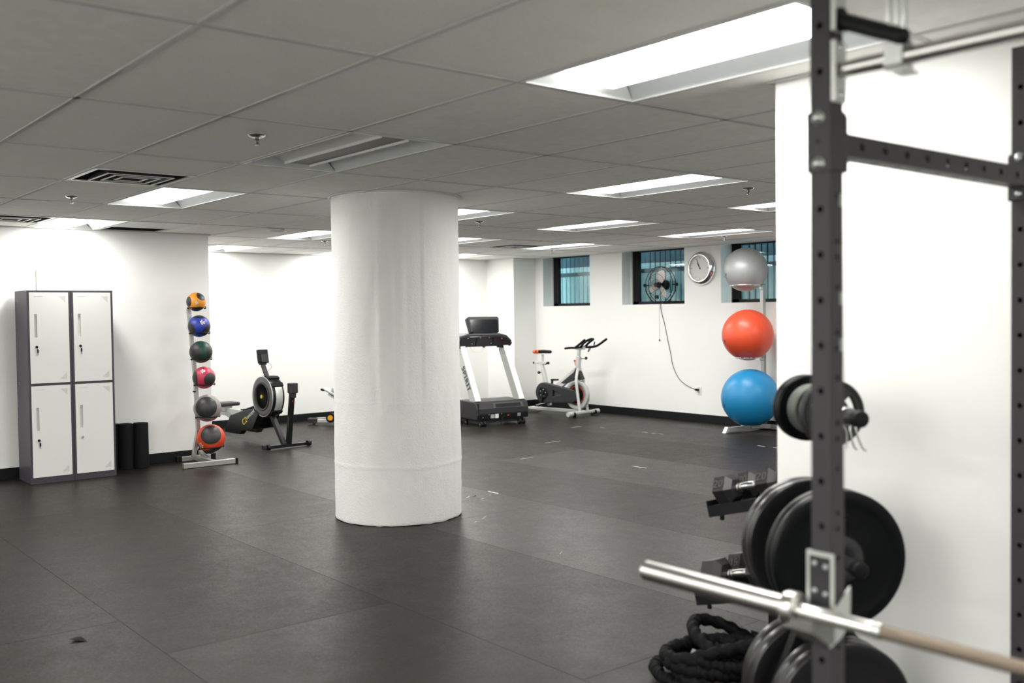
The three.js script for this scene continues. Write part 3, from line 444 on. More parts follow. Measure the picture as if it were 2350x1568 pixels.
// ---------------------------------------------------------------- rowing machine (flywheel end towards the camera)
{
  const o = thing('rowing_machine', 'black and grey rowing machine with round flywheel by the far wall', 'rowing machine', [5.07, 0, -10.17], rad(4));
  part('front_foot', [beam(V(-0.27, 0.03, 0), V(0.27, 0.03, 0), 0.045, 0.035)], M.blackGloss, o);
  for (const s of [-1, 1]) { const w = grp('caster', o); part('wheel', cyl(0.032, 0.03, s * 0.255, 0.036, 0.035, 'x', 24), M.black, w); part('bracket', [rb(0.05, 0.05, 0.06, 0.006, s * 0.28, 0.035, 0.0)], M.charcoal, w); }
  part('front_leg', beam(V(0.02, 0.04, 0), V(0.05, 0.66, 0.05), 0.055, 0.045, V(0, 0, 1)), M.blackGloss, o, 'black front post');
  part('rear_leg', beam(V(-0.03, 0.04, -0.01), V(-0.06, 0.42, -0.26), 0.05, 0.05, V(1, 0, 0)), M.charcoal, o, 'grey slanted leg');
  part('post_head', [rb(0.085, 0.115, 0.10, 0.010, 0.055, 0.675, 0.05), rb(0.06, 0.07, 0.07, 0.010, 0.053, 0.60, 0.047)], M.charcoal, o);
  part('sticker', bx(0.012, 0.012, 0.002, 0.046, 0.53, 0.064), M.red, o);
  // flywheel housing, axle along x
  const fy = 0.575, fz = -0.27, fr = 0.235, fx = -0.065;
  part('flywheel_drum', [tf(lathe([[fr - 0.03, -0.075], [fr, -0.065], [fr, 0.065], [fr - 0.03, 0.075]], 56), fx, fy, fz, 0, 0, PI / 2), tf(lathe([[fr - 0.03, 0.07], [0, 0.072]], 40), fx, fy, fz, 0, 0, -PI / 2)], M.blackGloss, o);
  part('face_ring', tf(lathe([[0.218, 0.070], [0.224, 0.078], [0.215, 0.086], [0.165, 0.088], [0.155, 0.082]], 56), fx, fy, fz, 0, 0, PI / 2), mat(lin(0.10, 0.10, 0.10), 0.4, 0.2), o, 'grey face ring'); part('face_edge', tf(new THREE.TorusGeometry(0.226, 0.006, 8, 64), fx - 0.078, fy, fz, 0, PI / 2, 0), M.silver, o);
  part('inner_ring', tf(lathe([[0.165, 0.090], [0.158, 0.097], [0.140, 0.092], [0.135, 0.078]], 48), fx, fy, fz, 0, 0, PI / 2), M.charcoal, o);
  const gr = []; for (let k = 0; k < 40; k++) { const a = k / 40 * 2 * PI; gr.push(rod(V(fx - 0.084, fy + 0.02 * Math.cos(a), fz + 0.02 * Math.sin(a)), V(fx - 0.084, fy + 0.145 * Math.cos(a + 0.25), fz + 0.145 * Math.sin(a + 0.25)), 0.0012, 4)); }
  part('guard_wires', gr, M.charcoal, o, null, 'stuff');
  part('hub', cyl(0.02, 0.02, fx - 0.086, fy, fz, 'x', 20), M.yellow, o, 'yellow hub disc');
  for (const [a0, a1] of [[-38, 28]]) { const sh = new THREE.Shape(); sh.absarc(0, 0, fr + 0.006, rad(a0), rad(a1), false); sh.absarc(0, 0, fr - 0.002, rad(a1), rad(a0), true); part('drum_band', tf(ext(sh, 0.085, 0, 24), fx - 0.0425, fy, fz, 0, -PI / 2, 0).translate(0.085, 0, 0), M.silverPaint, o, 'perforated silver band'); }
  for (const a of [36, 64, -46]) part('band_clamp', tf(rb(0.14, 0.022, 0.05, 0.005, 0, 0, 0), fx, fy + (fr + 0.004) * Math.sin(rad(a)), fz + (fr + 0.004) * Math.cos(rad(a)), rad(90 - a) - PI / 2 + PI / 2), M.blackGloss, o);
  part('monitor_arm', [beam(V(-0.05, 0.77, fz - 0.04), V(-0.06, 0.93, fz - 0.13), 0.05, 0.03, V(0, 0, 1)), rb(0.085, 0.025, 0.04, 0.006, -0.06, 0.94, fz - 0.13)], M.charcoal, o);
  const mo = part('monitor', rb(0.13, 0.155, 0.035, 0.006, -0.06, 1.025, fz - 0.13, rad(-12), 0, 0), M.black, o); part('battery_cover', rb(0.085, 0.10, 0.02, 0.006, -0.055, 1.005, fz - 0.108, rad(-12), 0, 0), M.blackGloss, mo);
  part('monitor_cable', tube([V(0.0, 0.95, fz - 0.13), V(0.035, 0.93, fz - 0.12), V(0.03, 0.89, fz - 0.1), V(-0.02, 0.86, fz - 0.08)], 0.002, 20, 5), M.charcoal, o);
  // foot stretcher with lettering
  const fp = [[-1.165, 0.107], [-1.02, 0.314], [-0.73, 0.385], [-0.456, 0.43], [-0.346, 0.374], [-0.486, 0.19], [-0.74, 0.15], [-0.80, 0.105]];
  part('footrest', tf(ext(fp, 0.07, 0.006), 0, 0, 0, 0, -PI / 2, 0).translate(-0.09, 0, 0), M.blackGloss, o); part('footrest', tf(ext(fp, 0.07, 0.006), 0, 0, 0, 0, -PI / 2, 0).translate(0.13, 0, 0), M.blackGloss, o);
  part('foot_strap', beam(V(-0.17, 0.40, -0.72), V(0.14, 0.40, -0.72), 0.05, 0.012), M.blackMatte, o);
  part('lettering', tf(text('C2', 0.07), 0, 0, 0).rotateZ(rad(30)).rotateY(-PI / 2).translate(-0.163, 0.275, -0.66), M.yellow, o, 'yellow printed C2');
  part('lettering', tf(text('concept', 0.04), 0, 0, 0).rotateZ(rad(30)).rotateY(-PI / 2).translate(-0.163, 0.352, -0.52), M.print, o, 'white printed lettering');
  part('blue_guard', rb(0.16, 0.02, 0.34, 0.008, -0.02, 0.42, -0.66, rad(-14), 0, 0), M.blueTrim, o);
  part('monorail', [beam(V(-0.04, 0.33, -0.55), V(-0.04, 0.33, -2.25), 0.05, 0.09)], M.silverPaint, o, 'pale aluminium rail');
  part('rail_bracket', tf(ext([[0, 0], [0.42, -0.13], [0.46, -0.05], [0.1, 0.05]], 0.06, 0.004), 0, 0, 0, 0, -PI / 2, 0).translate(-0.01, 0.30, -1.35), M.treadGrey, o);
  part('seat', [rb(0.30, 0.045, 0.24, 0.02, -0.04, 0.42, -1.38)], M.charcoal, o); part('seat_carriage', [rb(0.12, 0.07, 0.16, 0.008, -0.04, 0.37, -1.38)], M.treadGrey, o);
  part('tail_leg', beam(V(-0.04, 0.33, -2.2), V(-0.04, 0.05, -2.2), 0.05, 0.05, V(1, 0, 0)), M.black, o); part('tail_foot', beam(V(-0.22, 0.035, -2.2), V(0.14, 0.035, -2.2), 0.05, 0.04), M.black, o);
}
// low end of another machine showing at the left side of the column
{
  const o = thing('recumbent_rower', 'silver exercise machine half hidden behind the column, with an orange wheel hub', 'exercise machine', [6.52, 0, -12.02], rad(-50));
  part('base_rail', [beam(V(-0.12, 0.055, 0), V(0.95, 0.055, 0), 0.05, 0.045), beam(V(-0.1, 0.085, -0.05), V(0.9, 0.12, -0.05), 0.012, 0.012)], M.silverPaint, o);
  part('end_cap', [rb(0.14, 0.06, 0.08, 0.012, -0.13, 0.06, 0), cyl(0.02, 0.02, -0.12, 0.012, 0, 'y', 12)], M.charcoal, o);
  part('wheel', cyl(0.065, 0.06, 0.14, 0.10, 0.03, 'z', 28), M.black, o); part('wheel_hub', cyl(0.036, 0.07, 0.14, 0.10, 0.035, 'z', 24), M.orangeYellow, o, 'orange hub');
  part('strut', beam(V(0.22, 0.08, 0), V(0.30, 0.42, 0), 0.06, 0.05, V(0, 0, 1)), M.charcoal, o);
  part('footplate', [rb(0.26, 0.03, 0.16, 0.012, 0.15, 0.44, 0, 0, 0, rad(-28)), rb(0.12, 0.06, 0.12, 0.02, 0.21, 0.47, 0, 0, 0, rad(-28))], M.treadGrey, o); part('foot_strap', rb(0.05, 0.03, 0.18, 0.008, 0.04, 0.48, 0, 0, 0, rad(-20)), M.black, o);
  part('lower_plate', rb(0.24, 0.02, 0.14, 0.008, 0.21, 0.36, 0, 0, 0, rad(-32)), M.treadGrey, o); part('seat', rb(0.4, 0.08, 0.36, 0.03, 0.9, 0.42, 0), M.charcoal, o); part('seat_post', beam(V(0.9, 0.06, 0), V(0.9, 0.4, 0), 0.06, 0.06, V(0, 0, 1)), M.charcoal, o);
}

// ---------------------------------------------------------------- treadmill
{
  const o = thing('treadmill', 'dark grey treadmill with pale uprights beside the column', 'treadmill', [8.215, 0, -10.22], rad(-9));
  const hw = 0.395;
  const prof = [[0.0, 0.085], [0.02, 0.09], [0.035, 0.15], [0.03, 0.23], [0.0, 0.30], [-0.05, 0.322], [-0.50, 0.325], [-0.62, 0.27], [-0.62, 0.085]];
  part('motor_hood', tf(ext(prof.map(([z, y]) => [-z, y]), 2 * hw, 0.012), 0, 0, 0, 0, PI / 2, 0).translate(-hw, 0, 0), M.charcoal, o);
  part('hood_crease', [span(-0.37, 0.37, 0.166, 0.170, 0.028, 0.0395), span(-0.372, -0.366, 0.17, 0.30, 0.005, 0.036)], M.black, o);
  part('hood_vent', [...[...Array(22)].map((_, k) => bx(0.007, 0.05, 0.006, -0.10 + k * 0.0175, 0.268, 0.022, rad(-24), 0, 0))], M.black, o, null, 'stuff');
  part('vent_panel', [rb(0.46, 0.075, 0.005, 0.002, 0.085, 0.268, 0.0145, rad(-24), 0, 0)], mat(lin(0.055, 0.054, 0.058), 0.5), o);
  part('lower_panel', [span(-hw + 0.02, hw - 0.02, 0.09, 0.155, 0.0, 0.036)], M.blackGloss, o);
  part('safety_sticker', [bx(0.06, 0.05, 0.002, -0.165, 0.13, 0.038)], mat(lin(0.35, 0.36, 0.36), 0.5), o); part('safety_sticker', [bx(0.05, 0.055, 0.002, -0.10, 0.13, 0.038)], M.print, o); part('safety_sticker', bx(0.05, 0.04, 0.002, 0.24, 0.132, 0.038), mat(lin(0.25, 0.24, 0.25), 0.5), o);
  part('power_switch', bx(0.03, 0.014, 0.004, 0.075, 0.132, 0.038), M.red, o, 'red power switch');
  part('power_cord', tube([V(0.02, 0.13, 0.04), V(-0.03, 0.11, 0.07), V(-0.06, 0.05, 0.085), V(-0.07, 0.006, 0.08)], 0.005, 24, 6), M.black, o);
  part('screws', [[-0.31, 0.12], [-0.22, 0.155], [-0.03, 0.157]].map(([x, y]) => cyl(0.006, 0.004, x, y, 0.038, 'z', 10)), M.zinc, o);
  part('lift_frame', [beam(V(-0.33, 0.05, 0.02), V(-0.33, 0.05, -0.5), 0.03, 0.045), beam(V(0.33, 0.05, 0.02), V(0.33, 0.05, -0.5), 0.03, 0.045), beam(V(-0.33, 0.062, -0.02), V(0.33, 0.062, -0.02), 0.03, 0.045)], M.charcoal, o);
  for (const [x, z] of [[-0.34, 0.03], [-0.29, 0.03], [0.25, 0.03], [0.31, 0.03], [-0.35, -0.35]]) { const w = grp('caster', o); part('wheel', cyl(0.034, 0.03, x, 0.034, z, 'x', 22), M.black, w); part('axle_cap', cyl(0.010, 0.034, x, 0.034, z, 'x', 12), M.zinc, w); }
  part('deck', [rb(0.60, 0.05, 1.35, 0.01, 0, 0.17, -1.25)], M.blackMatte, o); for (const s of [-1, 1]) part('side_rail', rb(0.10, 0.07, 1.38, 0.015, s * 0.345, 0.165, -1.25), M.silverPaint, o);
  part('rear_foot', [rb(0.74, 0.10, 0.10, 0.02, 0, 0.06, -1.9)], M.charcoal, o);
  for (const s of [-1, 1]) {
    const a = V(s * 0.335, 0.30, -0.11), b = V(s * 0.335, 1.03, -0.54), d = b.clone().sub(a).normalize();
    const u = grp('upright', o);
    part('post', beam(a, b, 0.075, 0.15, V(0, 0.5, 0.87).normalize(), 0.006), M.treadGrey, u, 'pale grey slanted upright');
    part('edge_trim', beam(a.clone().add(V(s * 0.0, 0.026, 0.068)), b.clone().add(V(0, 0.026, 0.068)), 0.078, 0.022, V(0, 0.5, 0.87).normalize(), 0.006), M.white, u);
    part('bracket', [rb(0.11, 0.05, 0.17, 0.01, b.x, 1.035, b.z)], M.black, u);
    if (s < 0) { const t = text('SPIRIT', 0.085); t.rotateZ(-PI / 2); t.rotateZ(0); t.rotateY(-PI / 2); t.rotateX(-Math.atan2(0.43, 0.73)); t.translate(-0.375, 0.62, -0.30); part('lettering', t, M.printDark, u, 'dark lettering down the upright'); }
    part('bolts', [[0.97, -0.475], [0.93, -0.48], [0.95, -0.45]].map(([y, z]) => cyl(0.008, 0.01, b.x - 0.039, y, z, 'x', 10)), M.zinc, u);
  }
  // console tray, wide and rounded
  const tray = [[-0.42, 1.035], [0.42, 1.035], [0.445, 1.07], [0.43, 1.12], [0.36, 1.185], [0.24, 1.215], [-0.24, 1.215], [-0.36, 1.185], [-0.44, 1.10], [-0.445, 1.06]];
  part('console_tray', tf(ext(tray, 0.30, 0.02), 0, 0, -0.76, 0, 0, 0), M.charcoal, o);
  part('console_back', tf(ext(tray.map(([x, y]) => [x * 0.95, 1.042 + (y - 1.035) * 0.72]), 0.02, 0.004), 0, 0, -0.472), M.screen, o, 'glossy dark back panel');
  part('console_ribs', [[-0.13, 1], [0.13, 1]].map(([x]) => bx(0.012, 0.11, 0.01, x, 1.105, -0.448, 0, 0, rad(-12))), M.black, o); part('console_screws', [[-0.26, 1.15], [-0.07, 1.155], [0.07, 1.155], [0.27, 1.14], [-0.2, 1.075], [0.1, 1.075]].map(([x, y]) => cyl(0.006, 0.006, x, y, -0.450, 'z', 10)), M.zinc, o);
  const dp = part('display', tf(ext([[-0.22, 0], [0.22, 0], [0.25, 0.20], [0.225, 0.225], [-0.225, 0.225], [-0.25, 0.20]], 0.09, 0.012), 0, 0, 0, rad(-16), 0, 0).translate(0.08, 1.205, -0.66), M.charcoal, o);
  part('display_back', tf(ext([[-0.19, 0.012], [0.20, 0.012], [0.228, 0.19], [0.20, 0.205], [-0.20, 0.205], [-0.215, 0.19]], 0.006, 0.002), 0, 0, 0.088, rad(-16), 0, 0).translate(0.08, 1.205, -0.66), M.screen, dp);
  part('handrail', [tube([V(-0.38, 1.09, -0.6), V(-0.40, 1.10, -0.85), V(-0.39, 1.06, -1.1), V(-0.36, 1.0, -1.15)], 0.02, 30, 10), tube([V(0.38, 1.09, -0.6), V(0.40, 1.10, -0.85), V(0.39, 1.06, -1.1), V(0.36, 1.0, -1.15)], 0.02, 30, 10)], M.charcoal, o);
  part('hanging_cord', tube([V(-0.21, 1.04, -0.49), V(-0.17, 0.975, -0.49), V(-0.10, 0.955, -0.49), V(-0.03, 0.97, -0.49), V(0.01, 1.04, -0.49)], 0.0025, 30, 5), M.print, o);
}

// ---------------------------------------------------------------- exercise bike
{
  const o = thing('exercise_bike', 'silver spinning bike with grey flywheel under the first window', 'exercise bike', [9.74, 0, -10.26], rad(7));
  part('front_foot', [beam(V(-0.25, 0.055, 0), V(0.25, 0.055, 0), 0.06, 0.045, V(0, 1, 0), 0.015)], M.silverPaint, o);
  for (const s of [-1, 1]) { part('foot_cap', [cyl(0.034, 0.10, s * 0.29, 0.05, 0, 'x', 20), ], M.silverPaint, o); part('transport_wheel', cyl(0.03, 0.025, s * 0.235, 0.045, 0.025, 'x', 20), M.black, o); part('leveler', cyl(0.025, 0.02, s * 0.2, 0.012, 0.0, 'y', 16), M.black, o); }
  part('floor_rail', beam(V(0, 0.065, 0), V(0, 0.065, -1.02), 0.06, 0.04), M.silverPaint, o);
  part('rear_foot', [beam(V(-0.26, 0.055, -1.05), V(0.26, 0.055, -1.05), 0.06, 0.045, V(0, 1, 0), 0.015), cyl(0.02, 0.02, -0.2, 0.012, -1.05, 'y', 12), cyl(0.02, 0.02, 0.2, 0.012, -1.05, 'y', 12)], M.silverPaint, o);
  for (const s of [-1, 1]) part('fork', [tube([V(s * 0.085, 0.07, 0.005), V(s * 0.085, 0.30, -0.03), V(s * 0.08, 0.5, -0.06), V(s * 0.045, 0.62, -0.07), V(s * 0.02, 0.68, -0.075)], 0.022, 30, 10)], M.silverPaint, o);
  part('flywheel', [tf(lathe([[0.150, -0.03], [0.205, -0.03], [0.212, -0.022], [0.212, 0.022], [0.205, 0.03], [0.150, 0.03], [0.150, -0.03]], 56), 0, 0.30, -0.11, 0, 0, PI / 2)], M.treadGrey, o, 'pale grey flywheel rim');
  part('flywheel_web', [cyl(0.152, 0.024, 0, 0.30, -0.11, 'x', 48)], M.blackGloss, o); part('flywheel_ring', [tf(new THREE.TorusGeometry(0.128, 0.006, 8, 48), -0.014, 0.30, -0.11, 0, PI / 2, 0), tf(new THREE.TorusGeometry(0.128, 0.006, 8, 48), 0.014, 0.30, -0.11, 0, PI / 2, 0)], M.red, o, 'red ring on the wheel'); part('axle', cyl(0.025, 0.19, 0, 0.30, -0.11, 'x', 20), M.zinc, o);
  part('brake_shroud', tf(ext([[-0.10, 0.56], [0.0, 0.70], [0.05, 0.64], [0.11, 0.53], [0.06, 0.515], [-0.02, 0.53], [-0.08, 0.53]], 0.07, 0.006), -0.035, 0, 0, 0, -PI / 2, 0).translate(0.07, 0, -0.10).rotateY(0), M.charcoal, o); part('brake_lever_base', rb(0.03, 0.03, 0.03, 0.006, 0, 0.515, -0.17), M.red, o, 'red brake knob');
  part('main_beam', [beam(V(0, 0.66, -0.10), V(0, 0.40, -0.47), 0.06, 0.10, V(0, 1, 0), 0.01)], M.silverPaint, o);
  part('side_panel', tf(ext([[-0.13, 0.64], [-0.40, 0.46], [-0.34, 0.45], [-0.15, 0.50]], 0.064, 0.004), -0.032, 0, 0, 0, -PI / 2, 0).translate(0.064, 0, 0), M.charcoal, o);
  part('head_tube', [beam(V(0, 0.60, -0.095), V(0, 0.86, -0.075), 0.065, 0.065, V(0, 0, 1), 0.012)], M.silverPaint, o); part('stem', [beam(V(0, 0.84, -0.077), V(0, 0.965, -0.068), 0.045, 0.045, V(0, 0, 1), 0.008), rb(0.06, 0.045, 0.16, 0.01, 0, 0.975, -0.05)], M.silverPaint, o);
  part('resistance_knob', [rod(V(0, 0.70, -0.13), V(0, 0.77, -0.15), 0.006), tf(lathe([[0.004, 0], [0.022, 0.035], [0, 0.038]], 16), 0, 0.765, -0.15)], M.red, o, 'red resistance knob'); part('height_knob', [rod(V(0, 0.82, -0.04), V(0.03, 0.83, 0.03), 0.006), tf(new THREE.IcosahedronGeometry(0.025), 0.03, 0.83, 0.035)], M.black, o);
  // chain guard: big round end at the crank, narrow towards the wheel
  const cs = new THREE.Shape(); cs.absarc(-0.68, 0.31, 0.152, rad(75), rad(275), false); cs.lineTo(-0.10, 0.20); cs.absarc(-0.12, 0.29, 0.085, rad(-80), rad(80), false); cs.closePath();
  const tri = new THREE.Path(); tri.moveTo(-0.50, 0.36); tri.lineTo(-0.33, 0.30); tri.lineTo(-0.50, 0.26); tri.closePath(); cs.holes.push(tri);
  part('chain_guard', tf(ext(cs, 0.075, 0.01, 24), 0, 0, 0, 0, -PI / 2, 0).translate(-0.025, 0, 0), M.charcoal, o, 'dark plastic chain guard'); part('guard_inset', tf(ext([[-0.50, 0.365], [-0.32, 0.30], [-0.50, 0.255]], 0.02), 0, 0, 0, 0, -PI / 2, 0).translate(-0.04, 0, 0), mat(lin(0.07, 0.07, 0.075), 0.5), o);
  part('crank_ring', [tf(lathe([[0.085, 0.0], [0.095, 0.008], [0.075, 0.010], [0.06, 0.004], [0, 0.003]], 40), -0.098, 0.31, -0.68, 0, 0, PI / 2)], M.black, o); part('crank_bolts', [0, 1, 2, 3, 4].map((k) => cyl(0.008, 0.012, -0.106, 0.31 + 0.05 * Math.cos(k * 1.257 + 0.2), -0.68 + 0.05 * Math.sin(k * 1.257 + 0.2), 'x', 12)), M.zinc, o);
  const ck = part('crank_arm', [beam(V(-0.115, 0.32, -0.68), V(-0.125, 0.145, -0.70), 0.018, 0.034, V(0, 0, 1)), cyl(0.02, 0.03, -0.112, 0.31, -0.68, 'x', 18)], M.blackGloss, o); part('pedal', [rb(0.09, 0.025, 0.09, 0.006, -0.18, 0.13, -0.70), rb(0.07, 0.06, 0.02, 0.006, -0.18, 0.15, -0.65)], M.black, ck); part('pedal_cage', [tube([V(-0.225, 0.135, -0.70), V(-0.22, 0.16, -0.62), V(-0.18, 0.165, -0.59), V(-0.14, 0.16, -0.62), V(-0.14, 0.135, -0.70)], 0.006, 24, 6)], M.zinc, ck);
  part('crank_arm', [beam(V(0.075, 0.31, -0.68), V(0.085, 0.48, -0.66), 0.018, 0.034, V(0, 0, 1)), rb(0.09, 0.025, 0.09, 0.006, 0.14, 0.49, -0.66)], M.blackGloss, o);
  part('seat_tube', [beam(V(0, 0.12, -0.64), V(0, 0.47, -0.72), 0.05, 0.05, V(1, 0, 0)), beam(V(0, 0.44, -0.71), V(0, 0.66, -0.765), 0.06, 0.06, V(1, 0, 0), 0.01)], M.silverPaint, o); part('seat_post', [beam(V(0, 0.64, -0.76), V(0, 0.74, -0.785), 0.042, 0.042, V(1, 0, 0)), rb(0.05, 0.04, 0.24, 0.008, 0, 0.745, -0.80), beam(V(0, 0.75, -0.77), V(0, 0.87, -0.77), 0.03, 0.03, V(1, 0, 0))], M.silverPaint, o);
  part('seat_knob', [tf(new THREE.IcosahedronGeometry(0.026), -0.02, 0.60, -0.83), rod(V(0, 0.60, -0.79), V(-0.02, 0.60, -0.83), 0.006)], M.black, o); part('slider_knob', [tf(new THREE.IcosahedronGeometry(0.024), 0, 0.745, -0.66), tf(new THREE.IcosahedronGeometry(0.018), -0.02, 0.742, -0.93), rod(V(0, 0.725, -0.72), V(-0.02, 0.74, -0.67), 0.012)], M.black, o);
  const sd = new THREE.Shape(); sd.moveTo(-0.015, 0.15); sd.bezierCurveTo(-0.03, 0.05, -0.07, 0.0, -0.09, -0.06); sd.bezierCurveTo(-0.10, -0.12, -0.05, -0.14, 0, -0.135); sd.bezierCurveTo(0.05, -0.14, 0.10, -0.12, 0.09, -0.06); sd.bezierCurveTo(0.07, 0, 0.03, 0.05, 0.015, 0.15); sd.closePath();
  part('saddle', tf(ext(sd, 0.05, 0.02, 14), 0, 0.935, -0.75, PI / 2, 0, 0), M.black, o); part('saddle_back', tf(rb(0.18, 0.055, 0.12, 0.024, 0, 0.908, -0.84)), mat(lin(0.75, 0.09, 0.02), 0.45), o, 'orange-red rear of the saddle');
  for (const s of [-1, 1]) part('handlebar', [tube([V(0, 0.99, -0.02), V(s * 0.11, 0.985, 0.0), V(s * 0.20, 0.985, 0.02), V(s * 0.235, 1.01, 0.09), V(s * 0.245, 1.10, 0.24)], 0.017, 40, 10), tube([V(s * 0.20, 0.985, 0.02), V(s * 0.235, 0.985, -0.04), V(s * 0.24, 0.975, -0.13)], 0.016, 20, 10)], M.black, o);
  part('handlebar', tube([V(-0.05, 0.99, 0), V(-0.055, 1.06, 0.08), V(-0.04, 1.10, 0.16), V(0.04, 1.10, 0.16), V(0.055, 1.06, 0.08), V(0.05, 0.99, 0)], 0.017, 50, 10), M.black, o); part('bottle_holder', [tf(new THREE.TorusGeometry(0.04, 0.006, 8, 28), 0.1, 0.955, 0.04, 0.5, 0.4, 0), tf(new THREE.TorusGeometry(0.03, 0.005, 8, 28), 0.20, 1.03, 0.05, 0.2, 0.5, 0)], M.black, o);
}

// ---------------------------------------------------------------- things on the window wall
{
  const o = thing('wall_clock', 'round chrome wall clock between the middle and third windows', 'clock', [XR, 2.05, -8.55], -PI / 2);
  part('case', tf(lathe([[0.0, 0.0], [0.222, 0.0], [0.226, 0.02], [0.215, 0.05], [0.19, 0.072], [0.172, 0.076], [0.166, 0.066], [0.166, 0.045]], 72), 0, 0, 0, PI / 2, 0, 0), M.chrome, o, 'domed chrome rim');
  part('dial', tf(new THREE.CircleGeometry(0.168, 64), 0, 0, 0.050), mat(lin(0.72, 0.72, 0.70), 0.5), o);
  const markGrey = mat(lin(0.25, 0.25, 0.25), 0.6); for (let k = 0; k < 12; k++) { const a = k * PI / 6; part('hour_mark', bx(k % 3 ? 0.006 : 0.010, k % 3 ? 0.018 : 0.026, 0.001, 0.14 * Math.sin(a), 0.14 * Math.cos(a), 0.0512, 0, 0, -a), markGrey, o); }
  const hand = (len, w, deg, z) => { const a = rad(deg); return bx(w, len, 0.0015, Math.sin(a) * len * 0.38, Math.cos(a) * len * 0.38, z, 0, 0, -a); };
  part('hour_hand', hand(0.10, 0.008, -32, 0.053), M.black, o); part('minute_hand', hand(0.155, 0.006, -22, 0.055), M.black, o); part('hand_cap', cyl(0.008, 0.006, 0, 0, 0.055, 'z', 16), M.black, o);
}
{
  const o = thing('floor_fan', 'black drum fan with pale metal blades on the middle window sill', 'fan', [10.40, SILL, -9.37], -PI / 2);
  const cy0 = 0.27, r = 0.252;
  part('cage_ring', [tf(new THREE.TorusGeometry(r, 0.005, 8, 64), 0, cy0, 0.03), tf(new THREE.TorusGeometry(r, 0.005, 8, 64), 0, cy0, -0.03), tf(new THREE.TorusGeometry(r * 0.6, 0.0025, 6, 48), 0, cy0, 0.085), tf(new THREE.TorusGeometry(r * 0.3, 0.0025, 6, 40), 0, cy0, 0.095)], M.black, o);
  const w = []; for (let k = 0; k < 40; k++) { const a = k / 40 * 2 * PI, c = Math.cos(a), s = Math.sin(a); w.push(tube([V(0.03 * c, cy0 + 0.03 * s, 0.097), V(r * 0.6 * c, cy0 + r * 0.6 * s, 0.086), V(r * c, cy0 + r * s, 0.03), V(r * c, cy0 + r * s, -0.03), V(r * 0.6 * c, cy0 + r * 0.6 * s, -0.085), V(0.05 * c, cy0 + 0.05 * s, -0.095)], 0.0013, 14, 4)); }
  part('cage_wires', w, M.black, o, null, 'stuff');
  for (const a of [82, 205, 312]) {
    const sh = new THREE.Shape(); sh.moveTo(0.02, -0.025); sh.bezierCurveTo(0.08, -0.08, 0.17, -0.09, 0.205, -0.04); sh.bezierCurveTo(0.215, 0.03, 0.16, 0.06, 0.10, 0.045); sh.bezierCurveTo(0.06, 0.035, 0.03, 0.03, 0.02, 0.025); sh.closePath();
    part('blade', tf(ext(sh, 0.003, 0, 12), 0, 0, 0, rad(22), 0, 0).rotateZ(rad(a)).translate(0, cy0, 0.02), M.fanBlade, o, 'pale metal blade');
  }
  part('hub', cyl(0.04, 0.05, 0, cy0, 0.02, 'z', 24), M.black, o); part('motor', cyl(0.07, 0.09, 0, cy0, -0.075, 'z', 28), M.black, o); part('badge', cyl(0.03, 0.004, 0, cy0, 0.099, 'z', 24), M.black, o);
  part('yoke', [tube([V(-r - 0.02, cy0 + 0.02, 0), V(-r - 0.02, cy0 - 0.09, 0), V(-0.14, 0.02, 0.0), V(0.14, 0.02, 0.0), V(r + 0.02, cy0 - 0.09, 0), V(r + 0.02, cy0 + 0.02, 0)], 0.008, 60, 8, false, 0.1), cyl(0.01, 0.10, -r - 0.015, cy0, 0, 'x', 12), cyl(0.01, 0.10, r + 0.015, cy0, 0, 'x', 12), bx(0.30, 0.012, 0.10, 0, 0.006, 0)], M.black, o);
  for (const s of [-1, 1]) part('tilt_knob', [cyl(0.02, 0.02, s * (r + 0.045), cy0, 0, 'x', 8), bx(0.012, 0.05, 0.012, s * (r + 0.055), cy0, 0)], M.black, o);
  part('switch_box', rb(0.06, 0.05, 0.03, 0.005, 0.01, 0.10, 0.09), M.black, o);
  part('pull_chain', [cyl(0.0015, 0.50, 0.06, -0.245, 0.095, 'y', 5), cyl(0.008, 0.025, 0.06, -0.50, 0.095, 'y', 10)], M.charcoal, o, 'thin pull cord with a bob');
}
{
  const pts = [[1.593, -9.286], [1.484, -9.271], [1.303, -9.217], [1.123, -9.171], [0.913, -9.109], [0.735, -9.072], [0.571, -8.972], [0.488, -8.842], [0.441, -8.713], [0.432, -8.63]];
  const o = thing('fan_power_cord', 'thin grey power cord hanging from the fan to the outlet', 'power cord');
  part('cable', tube([V(10.40, 1.595, -9.30), ...pts.map(([y, z], i) => V(XR - (i === 0 ? 0.004 : 0.008 + 0.004 * Math.sin(i * 2)), y, z)), V(XR - 0.03, 0.43, -8.615)], 0.0045, 120, 6), mat(lin(0.10, 0.105, 0.10), 0.5), o); part('plug', rb(0.03, 0.03, 0.05, 0.006, XR - 0.026, 0.43, -8.635), M.black, o);
  const p = thing('wall_outlet', 'white power outlet plate low on the window wall', 'outlet', [XR, 0.42, -8.615]);
  part('cover_plate', rb(0.008, 0.115, 0.072, 0.002, -0.004, 0, 0), M.white, p); part('socket', [rb(0.004, 0.032, 0.03, 0.003, -0.009, -0.026, 0), rb(0.004, 0.032, 0.03, 0.003, -0.009, 0.024, 0)], mat(lin(0.6, 0.6, 0.58), 0.5), p);
}

